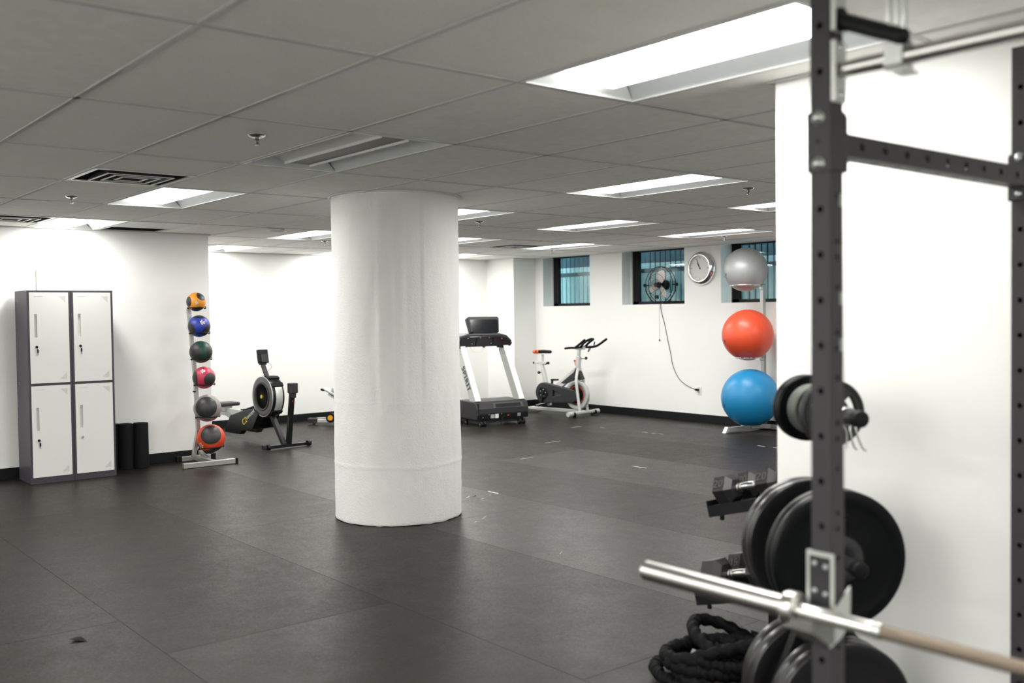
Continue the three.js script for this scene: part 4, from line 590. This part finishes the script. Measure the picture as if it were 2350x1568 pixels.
// ---------------------------------------------------------------- exercise balls on their rack
const big = [[9.829, 1.979, -7.479, 0.2644, lin(0.34, 0.35, 0.355), 0.46, 0.25, 'silver exercise ball, top of the rack', 0.19], [9.828, 1.186, -7.451, 0.3093, lin(0.70, 0.075, 0.028), 0.40, 0, 'orange-red exercise ball, middle of the rack', 0.275], [9.831, 0.424, -7.42, 0.349, lin(0.010, 0.22, 0.47), 0.40, 0, 'blue exercise ball, bottom of the rack', 0.335]];
for (const [x, y, z, r, c, ro, me, label] of big) {
  const o = thing('exercise_ball', label, 'exercise ball', [x, y, z], 0, 'exercise balls');
  part('ball', new THREE.SphereGeometry(r, 64, 48), mat(c, ro, me), o);
  const n = V(-0.90, -0.22, 0.05).normalize().applyAxisAngle(V(0, 1, 0), rad(-30)), t = join([text('V', 0.04, 0.002), bx(0.05, 0.006, 0.002, 0, -0.035, 0)]); t.applyQuaternion(new THREE.Quaternion().setFromUnitVectors(V(0, 0, 1), n)); t.translate(n.x * r, n.y * r, n.z * r); part('print_mark', t, M.printDark, o);
}
{
  const o = thing('ball_rack', 'grey steel rack with hoops holding three exercise balls', 'ball rack');
  const px = 10.215, pz = -7.515;
  part('post', [beam(V(px + 0.02, 0.03, pz), V(px, 1.80, pz), 0.05, 0.05, V(1, 0, 0))], M.silver, o, 'grey square post');
  part('post_cap', rb(0.056, 0.02, 0.056, 0.004, px, 1.80, pz), M.black, o);
  part('base_bar', [beam(V(9.60, 0.040, -7.60), V(10.20, 0.040, -7.52), 0.045, 0.050), tf(ext([[0, 0], [0.05, 0.07], [0.075, 0.07], [0.04, 0]], 0.05), 9.555, 0.0, -7.63)], M.silverPaint, o); part('base_bar', [beam(V(10.22, 0.040, -7.15), V(10.22, 0.040, -7.85), 0.045, 0.055), beam(V(9.98, 0.05, -7.52), V(10.20, 0.05, -7.40), 0.03, 0.05)], M.silver, o);
  part('bolts', [cyl(0.012, 0.012, 10.01, 0.055, -7.50, 'z', 10), cyl(0.012, 0.012, 10.06, 0.055, -7.47, 'z', 10)], M.black, o);
  for (const [x, y, z, r, , , , , dy] of big) {
    const rr = Math.sqrt(r * r - dy * dy) + 0.006, h = grp('hoop', o);
    part('ring', tf(new THREE.TorusGeometry(rr, 0.008, 8, 56), x, y - dy, z, PI / 2, 0, 0), M.chrome, h); part('bracket', [beam(V(x + rr * 1.0, y - dy, z - rr * 0.1), V(px - 0.01, y - dy - 0.005, pz), 0.03, 0.018), rb(0.06, 0.07, 0.06, 0.006, px, y - dy - 0.02, pz), cyl(0.009, 0.07, px, y - dy - 0.03, pz, 'x', 10), cyl(0.009, 0.07, px, y - dy + 0.0, pz, 'z', 10)], M.silver, h);
  }
}

// ---------------------------------------------------------------- power rack
const AX = 1.88, AZ = -1.207, TW = 0.0508, CX = AX + TW / 2, CZ = AZ - TW / 2, RH = 2.204;
function facePlate(w, y0, y1, holes) { const s = shapeOf([[-w / 2, y0], [w / 2, y0], [w / 2, y1], [-w / 2, y1]]); for (const [hx, y, r] of holes) { const p = new THREE.Path(); p.absarc(hx, y, r, 0, 2 * PI, true); s.holes.push(p); } return new THREE.ExtrudeGeometry(s, { depth: 0.003, bevelEnabled: false, curveSegments: 8 }); }
const holesX = []; for (let k = -14; k <= 7; k++) { const y = 1.503 + k * 0.0985; if (y > 0.05 && y < RH - 0.03) holesX.push([0, y, 0.0078]); }
const holesZ = []; for (let k = -13; k <= 2; k++) { const y = 1.63 + k * 0.0985; holesZ.push([0, y, 0.0062]); if (k % 2 === 0 && y > 0.3) holesZ.push([0, y - 0.034, 0.0062]); }
function squareTube(x, z, y0, y1, hx, hz, w = TW) {               // hollow tube: four plates with real holes
  const e = w / 2 - 0.003, c = [];
  c.push(facePlate(w - 0.006, y0, y1, hx).rotateY(-PI / 2).translate(x - e, 0, z), facePlate(w - 0.006, y0, y1, hx).rotateY(PI / 2).translate(x + e, 0, z));
  c.push(facePlate(w - 0.006, y0, y1, hz).translate(x, 0, z + e), facePlate(w - 0.006, y0, y1, hz).rotateY(PI).translate(x, 0, z - e));
  for (const sx of [-1, 1]) for (const sz of [-1, 1]) c.push(cyl(0.003, y1 - y0, x + sx * e, (y0 + y1) / 2, z + sz * e, 'y', 12));
  return c;
}
function boltHead(x, y, z, axis, s, r = 0.0125) { const g = lathe([[0, r * 0.85], [r * 0.35, r * 0.82], [r * 0.6, r * 0.62], [r * 0.66, r * 0.25], [r, r * 0.2], [r, 0]], 20); if (axis === 'x') g.rotateZ(-s * PI / 2); else g.rotateX(s * PI / 2); g.translate(x, y, z); return g; }
{
  const o = thing('power_rack', 'dark grey steel power rack in the right foreground', 'power rack');
  const X2 = 2.8754, Z2 = 0.055;
  [[CX, CZ], [X2, CZ], [CX, Z2], [X2, Z2]].forEach(([x, z], k) => {
    const u = part('upright', squareTube(x, z, 0.012, k < 2 ? RH : RH, holesX, holesZ), M.rackPaint, o);
    part('top_cap', rb(TW, 0.006, TW, 0.002, x, RH, z), M.black, u);
    part('foot_plate', rb(0.12, 0.012, 0.12, 0.002, x, 0.006, z), M.rackPaint, u);
    // sleeve bracket with two domed bolts
    const w = TW + 0.010, hs = [[0, 1.846, 0.005], [0, 1.8965, 0.006], [0, 1.798, 0.006]];
    const b = part('sleeve_bracket', squareTube(x, z, 1.781, 1.910, hs, [], w), M.rackPaint, u);
    for (const y of [1.8965, 1.798]) part('bolt', [boltHead(x - w / 2 - 0.0005, y, z, 'x', -1, 0.0145)], M.zinc, b);
  });
  for (const z of [CZ, Z2]) {
    const b = grp('cross_beam', o), hs = []; for (let k = 0; k < 9; k++) hs.push([-0.385 + k * 0.096, 0, 0.009]);
    const e = TW / 2 - 0.003, x0 = CX + TW / 2 + 0.004, x1 = X2 - TW / 2 - 0.004, L = x1 - x0, xm = (x0 + x1) / 2, g = [];
    const strip = () => { const s = shapeOf([[-L / 2, -e], [L / 2, -e], [L / 2, e], [-L / 2, e]]); for (const [a, , r] of hs) { const p = new THREE.Path(); p.absarc(a, 0, r, 0, 2 * PI, true); s.holes.push(p); } return new THREE.ExtrudeGeometry(s, { depth: 0.003, bevelEnabled: false, curveSegments: 8 }); };
    g.push(strip().translate(xm, 1.842, z + e), strip().rotateY(PI).translate(xm, 1.842, z - e), strip().rotateX(PI / 2).translate(xm, 1.842 - e, z), strip().rotateX(-PI / 2).translate(xm, 1.842 + e, z));
    for (const sy of [-1, 1]) for (const sz of [-1, 1]) g.push(cyl(0.003, L, xm, 1.842 + sy * e, z + sz * e, 'x', 10));
    part('beam', g, M.rackPaint, b);
    part('gusset', rb(0.012, 0.125, TW + 0.008, 0.003, x0 + 0.003, 1.842, z), M.rackPaint, b); part('gusset', rb(0.012, 0.125, TW + 0.008, 0.003, x1 - 0.003, 1.842, z), M.rackPaint, b);
    part('base_beam', beam(V(CX + TW / 2, 0.045, z), V(X2 - TW / 2, 0.045, z), TW, TW), M.rackPaint, b);
  }
  part('rear_beam', [beam(V(X2, 2.1, CZ + TW / 2), V(X2, 2.1, Z2 - TW / 2), TW, TW), beam(V(X2, 0.045, CZ + TW / 2), V(X2, 0.045, Z2 - TW / 2), TW, TW)], M.rackPaint, o);
  const pb = part('pull_up_bar', [rod(V(1.912, 1.997, AZ + 0.004), V(1.912, 1.997, Z2 - TW / 2), 0.0175, 28)], M.steel, o, 'bright steel pull-up bar');
  for (const [z, s] of [[AZ, 1], [Z2 - TW / 2, -1]]) {
    for (const [ya, yb] of [[1.928, 2.058], [2.078, 2.19]]) {
      const br = part('bar_bracket', [rb(0.052, yb - ya, 0.004, 0.0015, 1.909, (ya + yb) / 2, z + s * 0.003), rb(0.004, yb - ya, 0.012, 0.0015, 1.882, (ya + yb) / 2, z + s * 0.007)], M.zincPlate, pb);
    }
    for (const y of [2.046, 1.944, 2.092, 2.178]) part('bolt', boltHead(1.914, y, z + s * 0.005, 'z', s, 0.011), M.zinc, pb);
  }
  const pg = part('band_peg', [rod(V(1.908, 2.103, AZ + 0.004), V(1.893, 2.034, AZ + 0.155), 0.0175, 24), cyl(0.026, 0.012, 1.909, 2.104, AZ + 0.006, 'z', 24)], M.black, o, 'black padded peg'); part('peg_tip', tf(new THREE.SphereGeometry(0.0175, 18, 12), 1.893, 2.034, AZ + 0.155), M.black, pg);
  for (const y of [1.507, 1.406, 1.72]) part('sticker', rb(0.014, 0.028, 0.0012, 0.0005, AX + 0.040, y, AZ + 0.0008), mat(lin(0.30, 0.33, 0.31), 0.5), o, 'pale grey sticker');
  // bar catch (J-cup) on both front uprights
  for (const [z, s] of [[CZ, 1], [Z2, -1]]) {
    const j = grp('bar_catch', o);
    part('back_plate', [span(AX - 0.006, AX - 0.0005, 0.832, 0.955, z - 0.033, z - 0.026), span(AX - 0.006, AX - 0.0005, 0.832, 0.955, z + 0.026, z + 0.033), span(AX - 0.006, AX - 0.0005, 0.946, 0.955, z - 0.026, z + 0.026), span(AX - 0.003, AX - 0.0005, 0.832, 0.946, z - 0.026, z + 0.026)], M.zincPlate, j);
    part('wear_pad', span(AX - 0.005, AX - 0.003, 0.836, 0.944, z - 0.026, z + 0.026), M.charcoal, j);
    for (const [y, dz] of [[0.928, -0.014], [0.924, 0.013], [0.868, -0.014], [0.864, 0.013]]) part('pad_bolt', boltHead(AX - 0.005, y, z + dz, 'x', -1, 0.006), M.zinc, j);
    part('cradle', tf(ext([[AX, 0.835], [AX, 0.762], [AX - 0.02, 0.758], [AX - 0.072, 0.792], [AX - 0.084, 0.800], [AX - 0.084, 0.822], [AX - 0.078, 0.822], [AX - 0.074, 0.816], [AX - 0.012, 0.816], [AX - 0.010, 0.835]], 0.066, 0.001), 0, 0, z - 0.033), M.cradleGrey, j, 'grey steel bar cradle');
    part('side_wing', [tf(ext([[AX - 0.012, 0.752], [AX + 0.03, 0.766], [AX + 0.064, 0.79], [AX + 0.066, 0.872], [AX + 0.02, 0.842], [AX - 0.012, 0.83]], 0.004), 0, 0, z + s * 0.0285 - 0.002)], M.zincPlate, j);
  }
}
{
  const o = thing('bar_hook', 'pale steel hook bracket hanging on the pull-up bar', 'hook', [1.912, 1.997, -1.070]);
  part('clamp_block', [span(-0.022, -0.017, -0.022, 0.036, -0.02, 0.02), span(0.017, 0.022, -0.022, 0.036, -0.02, 0.02), span(-0.022, 0.022, -0.024, -0.0175, -0.02, 0.02)], M.zincPlate, o);
  part('rod', [cyl(0.005, 0.185, -0.0195, 0.125, -0.006, 'y', 12), cyl(0.005, 0.185, -0.0195, 0.125, 0.012, 'y', 12), cyl(0.004, 0.18, 0.0195, 0.125, 0.004, 'y', 12)], M.zinc, o); part('lower_plate', [bx(0.075, 0.003, 0.036, 0.018, -0.0265, 0.004, 0, 0.2, 0)], M.zincPlate, o);
}
// ---------------------------------------------------------------- barbell in the catches
{
  const BX = 1.826, BY = 0.832, o = thing('barbell', 'steel barbell resting across the rack, empty sleeve to the left', 'barbell', [BX, BY, -0.588]);
  for (const s of [-1, 1]) {
    part('sleeve', tf(lathe([[0, -0.21], [0.0215, -0.21], [0.0245, -0.206], [0.0245, 0.207]], 40), 0, 0, s * 0.905, -s * PI / 2, 0, 0), M.steel, o);
    part('sleeve_end', tf(lathe([[0.0, 0.213], [0.016, 0.213], [0.0165, 0.210]], 30), 0, 0, s * 0.905, s * PI / 2, 0, 0), M.zinc, o);
    part('collar', tf(lathe([[0.0245, -0.016], [0.034, -0.016], [0.037, -0.012], [0.037, 0.010], [0.034, 0.016], [0.016, 0.018]], 40), 0, 0, s * 0.681, -s * PI / 2, 0, 0), M.steel, o);
    part('smooth_shaft', rod(V(0, 0, s * 0.665), V(0, 0, s * 0.485), 0.0158, 30), mat(lin(0.78, 0.78, 0.75), 0.3, 0.9), o); part('ring', tf(lathe([[0.0145, -0.008], [0.0165, -0.006], [0.0165, 0.006], [0.0145, 0.008]], 30), 0, 0, s * 0.477, PI / 2, 0, 0), M.zinc, o);
  }
  const k = cyl(0.0143, 0.95, 0, 0, 0, 'z', 30); const uv = k.attributes.uv; for (let i = 0; i < uv.count; i++) uv.setXY(i, uv.getX(i) * 2, uv.getY(i) * 20); part('knurled_grip', k, M.knurled, o, 'brownish knurled grip');
}

// ---------------------------------------------------------------- weight tree and plates
const TREE = V(2.793, 0, -1.818), TURN = rad(-32), TN = V(Math.sin(TURN), 0, Math.cos(TURN));
{
  const o = thing('weight_tree', 'black weight plate tree behind the rack upright', 'weight tree', [TREE.x, 0, TREE.z], TURN);
  part('post', beam(V(0, 0.05, 0), V(0, 1.26, 0), 0.055, 0.055, V(0, 0, 1)), M.black, o); part('post_cap', rb(0.06, 0.02, 0.06, 0.004, 0, 1.265, 0), M.black, o);
  part('base', [beam(V(-0.26, 0.022, -0.02), V(0.26, 0.022, -0.02), 0.05, 0.03), beam(V(-0.02, 0.022, -0.28), V(-0.02, 0.022, 0.28), 0.05, 0.03)], M.black, o); part('brace', [beam(V(-0.24, 0.05, -0.02), V(0, 0.62, -0.02), 0.04, 0.04, V(0, 0, 1)), beam(V(0.24, 0.05, -0.02), V(0, 0.62, -0.02), 0.04, 0.04, V(0, 0, 1))], M.black, o);
  for (const [y, l] of [[1.155, 0.25], [0.70, 0.245], [0.234, 0.24]]) for (const s of [-1, 1]) { const p = part('peg', rod(V(0, y, s * 0.025), V(0, y, s * (l - 0.02)), 0.0225, 24), M.charcoal, o); part('rubber_tip', tf(lathe([[0.0225, -0.012], [0.0255, -0.010], [0.0255, 0.018], [0.021, 0.023], [0, 0.023]], 24), 0, y, s * (l - 0.02), s * PI / 2, 0, 0), M.black, p); }
}
function bumper(y, s, r, t, label, group, m = M.bumper) {
  const o = thing('bumper_plate', label, 'weight plate', [TREE.x + TN.x * s, y, TREE.z + TN.z * s], TURN, group), a = t / 2;
  const half = (q) => [[0.075, q * (a - 0.002)], [0.082, q * (a - 0.006)], [r - 0.050, q * (a - 0.006)], [r - 0.042, q * a], [r - 0.006, q * a], [r, q * (a - 0.005)]];
  part('disc', tf(lathe([...half(-1).map(([x, z]) => [x, z]), ...half(1).reverse()], 96), 0, 0, 0, PI / 2, 0, 0), m, o);
  part('hub', tf(lathe([[0.026, -a + 0.002], [0.075, -a + 0.002], [0.075, a - 0.002], [0.026, a - 0.002], [0.026, -a + 0.002]], 48), 0, 0, 0, PI / 2, 0, 0), M.charcoal, o);
  const tx = join([text('45', 0.045, 0.002).translate(0, 0.118, a - 0.0062), text('LB', 0.03, 0.002).translate(0, -0.125, a - 0.0062)]); part('raised_lettering', tx, m, o);
  return o;
}
const shiny = mat(lin(0.016, 0.016, 0.017), 0.24, 0.0, { bumpMap: castBump, bumpScale: 0.0003 });
bumper(0.70, 0.095, 0.218, 0.038, 'black bumper plate at the front of the middle peg, facing the camera', 'bumper plates on the tree'); bumper(0.70, 0.056, 0.218, 0.038, 'black bumper plate behind the front one on the middle peg', 'bumper plates on the tree');
bumper(0.70, -0.11, 0.218, 0.04, 'black bumper plate on the rear middle peg, nearer the post', 'bumper plates on the tree', shiny); bumper(0.70, -0.152, 0.218, 0.04, 'black bumper plate on the rear middle peg, outermost', 'bumper plates on the tree', shiny);
bumper(0.234, 0.130, 0.218, 0.045, 'black bumper plate at the front of the lowest peg', 'bumper plates on the tree', shiny); bumper(0.234, 0.083, 0.218, 0.045, 'black bumper plate second on the front lowest peg', 'bumper plates on the tree', shiny);
bumper(0.234, -0.10, 0.218, 0.05, 'black bumper plate on the rear lowest peg, nearer the post', 'bumper plates on the tree', shiny); bumper(0.234, -0.152, 0.218, 0.05, 'black bumper plate on the rear lowest peg, outermost', 'bumper plates on the tree', shiny);
function ironPlate(s, r, t, label, m, slots) {
  const o = thing('iron_plate', label, 'weight plate', [TREE.x + TN.x * s, 1.155, TREE.z + TN.z * s], TURN, 'small plates on the top peg');
  const sh = new THREE.Shape(); sh.absarc(0, 0, r, 0, 2 * PI, false); const c = new THREE.Path(); c.absarc(0, 0, 0.026, 0, 2 * PI, true); sh.holes.push(c);
  if (slots) for (const a of [0.35, 2.44, 4.54]) { const p = new THREE.Path(); p.absarc(0, 0, r * 0.74, a - 0.42, a + 0.42, false); p.absarc(0, 0, r * 0.52, a + 0.42, a - 0.42, true); p.closePath(); sh.holes.push(p); }
  part('disc', tf(ext(sh, t, 0.003, 40), 0, 0, -t / 2), m, o);
  part('rim', tf(lathe([[r - 0.014, -t / 2 - 0.002], [r - 0.003, -t / 2 - 0.003], [r + 0.001, 0], [r - 0.003, t / 2 + 0.003], [r - 0.014, t / 2 + 0.002], [r - 0.016, 0], [r - 0.014, -t / 2 - 0.002]], 72), 0, 0, 0, PI / 2, 0, 0), m, o); part('hub', tf(lathe([[0.0255, -t / 2 - 0.002], [0.042, -t / 2 - 0.002], [0.045, 0], [0.042, t / 2 + 0.002], [0.0255, t / 2 + 0.002]], 40), 0, 0, 0, PI / 2, 0, 0), m, o);
}
ironPlate(0.052, 0.106, 0.024, 'dark iron plate with grip slots on the front top peg', M.iron, true);
ironPlate(-0.062, 0.083, 0.026, 'small grey iron plate next to the post on the rear top peg', M.ironGrey, false); ironPlate(-0.092, 0.083, 0.026, 'small grey iron plate in the middle of the rear top peg', M.ironGrey, false); ironPlate(-0.125, 0.11, 0.02, 'black plate outside the grey ones on the rear top peg', M.bumper, false); ironPlate(-0.151, 0.11, 0.02, 'outermost black plate on the rear top peg', M.bumper, false);
function clip(s, tilt, label) {
  const o = thing('spring_clip', label, 'spring clip', [TREE.x + TN.x * s, 1.155, TREE.z + TN.z * s], TURN, 'spring clips'), p = [];
  for (let k = 0; k <= 48; k++) { const a = k / 24 * 2 * PI; p.push(V(0.0265 * Math.cos(a), 0.0265 * Math.sin(a), -0.006 + k * 0.00028)); }
  part('coil', tube(p, 0.0028, 120, 6), M.chrome, o);
  for (const q of [-1, 1]) part('handle', tube([V(q * 0.02, -0.018, q * 0.004), V(q * 0.014 + tilt, -0.05, q * 0.006), V(q * 0.022 + tilt * 2, -0.095, q * 0.008), V(q * 0.030 + tilt * 2.4, -0.105, q * 0.008)], 0.0032, 24, 6), M.chrome, o);
}
clip(0.135, 0.004, 'chrome spring clip on the top peg, nearer the plate'); clip(0.165, 0.010, 'chrome spring clip on the top peg, nearer its black tip');

// ---------------------------------------------------------------- dumbbell rack against the back of the near wall
const TILT = rad(-15);                                             // rises towards the wall
{
  const o = thing('dumbbell_rack', 'black two tier dumbbell rack behind the near wall corner', 'dumbbell rack');
  const x0 = 3.25, x1 = 4.75;
  for (const [zf, yf, L] of [[-2.672, 0.640, 0.34], [-2.742, 0.252, 0.36]]) {
    const t = grp('tray', o), g = bx(x1 - x0, 0.046, L, 0, 0, 0); tf(g, 0, 0, 0, TILT, 0, 0); const cx = (x0 + x1) / 2, cy = yf + Math.sin(-TILT) * L / 2, cz = zf + Math.cos(TILT) * L / 2; g.translate(cx, cy, cz);
    part('shelf', g, M.black, t);
    part('front_lip', tf(bx(x1 - x0, 0.03, 0.006, 0, 0.030, -L / 2 + 0.003), 0, 0, 0, TILT, 0, 0).translate(cx, cy, cz), M.black, t);
    part('bolt', [0.06, 0.26].map((d) => cyl(0.0095, 0.022, x0 + 0.02, yf + Math.sin(-TILT) * d - 0.032, zf + Math.cos(TILT) * d, 'y', 14)), M.black, t);
  }
  for (const x of [3.62, 4.60]) part('frame', [beam(V(x, 0.03, -2.72), V(x, 0.03, -2.30), 0.05, 0.05), beam(V(x, 0.04, -2.36), V(x, 0.80, -2.32), 0.05, 0.05, V(1, 0, 0)), beam(V(x, 0.06, -2.60), V(x, 0.25, -2.60), 0.05, 0.05, V(1, 0, 0)), beam(V(x, 0.62, -2.34), V(x, 0.62, -2.55), 0.05, 0.05)], M.black, o);
}
function hexHead(R0, len, bev) {                                   // hexagonal head along z, flat side down, bevelled both ends
  const ring = (r, z) => [...Array(6)].map((_, k) => V(r * Math.cos(k * PI / 3), r * Math.sin(k * PI / 3), z)), rs = [ring(R0 * 0.62, -len / 2), ring(R0, -len / 2 + bev), ring(R0, len / 2 - bev), ring(R0 * 0.62, len / 2)], pos = [];
  const tri = (a, b, c) => pos.push(...a.toArray(), ...b.toArray(), ...c.toArray());
  for (let q = 0; q < 3; q++) for (let k = 0; k < 6; k++) { const n = (k + 1) % 6; tri(rs[q][k], rs[q][n], rs[q + 1][n]); tri(rs[q][k], rs[q + 1][n], rs[q + 1][k]); }
  for (let k = 1; k < 5; k++) { tri(rs[3][0], rs[3][k], rs[3][k + 1]); tri(rs[0][0], rs[0][k + 1], rs[0][k]); }
  const g = new THREE.BufferGeometry(); g.setAttribute('position', new THREE.Float32BufferAttribute(pos, 3)); g.computeVertexNormals(); return g;
}
const rubberHead = mat(lin(0.022, 0.021, 0.022), 0.42, 0, { bumpMap: castBump, bumpScale: 0.0004 });
function dumbbell(x, y, z, R0, len, sep, num, label) {             // y, z of the centre; axis along z, tilted
  const o = thing('dumbbell', label, 'dumbbell', [x, y, z], 0, 'hex dumbbells'); o.rotation.x = TILT;
  for (const s of [-1, 1]) {
    const h = part('head', tf(hexHead(R0, len, 0.024), 0, 0, s * sep / 2), rubberHead, o, 'black rubber hexagonal head');
    if (num) { const a = R0 * 0.866, g = join([text(num, 0.034, 0.003), bx(len * 0.42, 0.0015, 0.0014, 0, R0 * 0.40, 0), bx(len * 0.42, 0.0015, 0.0014, 0, -R0 * 0.40, 0), bx(0.0015, R0 * 0.8, 0.0014, len * 0.2, 0, 0), bx(0.0015, R0 * 0.8, 0.0014, -len * 0.2, 0, 0)]); g.rotateY(-PI / 2); g.rotateZ(rad(-30)); g.translate(-a * Math.cos(rad(30)), a * Math.sin(rad(30)), s * sep / 2); part('raised_number', g, M.emboss, h); }
  }
  part('handle', tf(lathe([[0.0125, -0.075], [0.0125, -0.055], [0.015, -0.045], [0.0175, 0], [0.015, 0.045], [0.0125, 0.055], [0.0125, 0.075]], 24), 0, 0, 0, PI / 2, 0, 0), M.chrome, o, 'chrome handle');
  part('knurl_bands', [-0.05, -0.035, 0.035, 0.05].map((d) => tf(new THREE.TorusGeometry(0.0155, 0.0025, 6, 24), 0, 0, d)), M.steel, o);
}
{
  const up = (k, d) => [0.640 + Math.sin(-TILT) * d + 0.023 + 0.057, -2.672 + Math.cos(TILT) * d];
  const [y1, z1] = up(0, 0.165);
  ['black hex dumbbell with chrome handle at the open end of the upper tier', 'second black hex dumbbell on the upper tier', 'third black hex dumbbell on the upper tier', 'fourth black hex dumbbell on the upper tier'].forEach((l, k) => dumbbell(3.315 + k * 0.16, y1, z1, 0.066, 0.105, 0.225, '20', l));
  const y2 = 0.252 + Math.sin(-TILT) * 0.18 + 0.023 + 0.067, z2 = -2.742 + Math.cos(TILT) * 0.18;
  ['larger black hex dumbbell at the open end of the lower tier', 'second black hex dumbbell on the lower tier', 'third black hex dumbbell on the lower tier'].forEach((l, k) => dumbbell(3.325 + k * 0.18, y2, z2, 0.077, 0.115, 0.245, k ? '45' : null, l));
}

// ---------------------------------------------------------------- battle rope heaped on the floor
{
  const o = thing('battle_rope', 'heavy black battle rope coiled in a heap on the floor', 'rope', [3.06, 0, -2.50]);
  const r = rng(5), pts = []; const N = 120;
  for (let k = 0; k <= N; k++) { const t = k / N, a = t * 2 * PI * 4.3 + 0.6, rr = 0.225 + 0.035 * Math.sin(a * 0.37 + 1) + 0.03 * Math.sin(a * 1.7) - 0.10 * t; pts.push(V(rr * Math.cos(a) + 0.03 * Math.sin(a * 0.5), 0.028 + 0.135 * t + 0.012 * Math.sin(a * 2.1), rr * Math.sin(a) * 0.95)); }
  const g = tube(pts, 0.024, 900, 12), p = g.attributes.position, nn = g.attributes.normal;
  for (let i = 0; i < p.count; i++) { const ringI = Math.floor(i / 13), j = i % 13, th = j / 12 * 2 * PI, b = 0.0032 * Math.sin(ringI * 0.55 + 2 * th) + 0.0016 * Math.sin(ringI * 1.37 + th); p.setXYZ(i, p.getX(i) + nn.getX(i) * b, p.getY(i) + nn.getY(i) * b, p.getZ(i) + nn.getZ(i) * b); }
  g.computeVertexNormals(); part('coiled_rope', g, M.rope, o);
  const g2 = tube([V(-0.10, 0.16, 0.12), V(-0.03, 0.20, -0.06), V(0.10, 0.205, -0.16), V(0.22, 0.17, -0.12), V(0.26, 0.12, 0.02), V(0.20, 0.15, 0.14), V(0.05, 0.19, 0.16), V(-0.12, 0.17, 0.08), V(-0.2, 0.12, -0.06)], 0.024, 260, 12), q = g2.attributes.position, qn = g2.attributes.normal;
  for (let i = 0; i < q.count; i++) { const ringI = Math.floor(i / 13), j = i % 13, th = j / 12 * 2 * PI, b = 0.0032 * Math.sin(ringI * 0.55 + 2 * th); q.setXYZ(i, q.getX(i) + qn.getX(i) * b, q.getY(i) + qn.getY(i) * b, q.getZ(i) + qn.getZ(i) * b); }
  g2.computeVertexNormals(); part('loose_loop', g2, M.rope, o);
  part('sewn_label', [bx(0.022, 0.003, 0.018, -0.075, 0.105, -0.045, 0.3, 0.5, 0.2), bx(0.03, 0.003, 0.02, -0.045, 0.112, -0.065, 0.3, 0.5, 0.2), bx(0.024, 0.003, 0.016, -0.012, 0.118, -0.085, 0.3, 0.5, 0.2)], M.print, o, 'white printed label');
}

renderer.render(scene, camera);
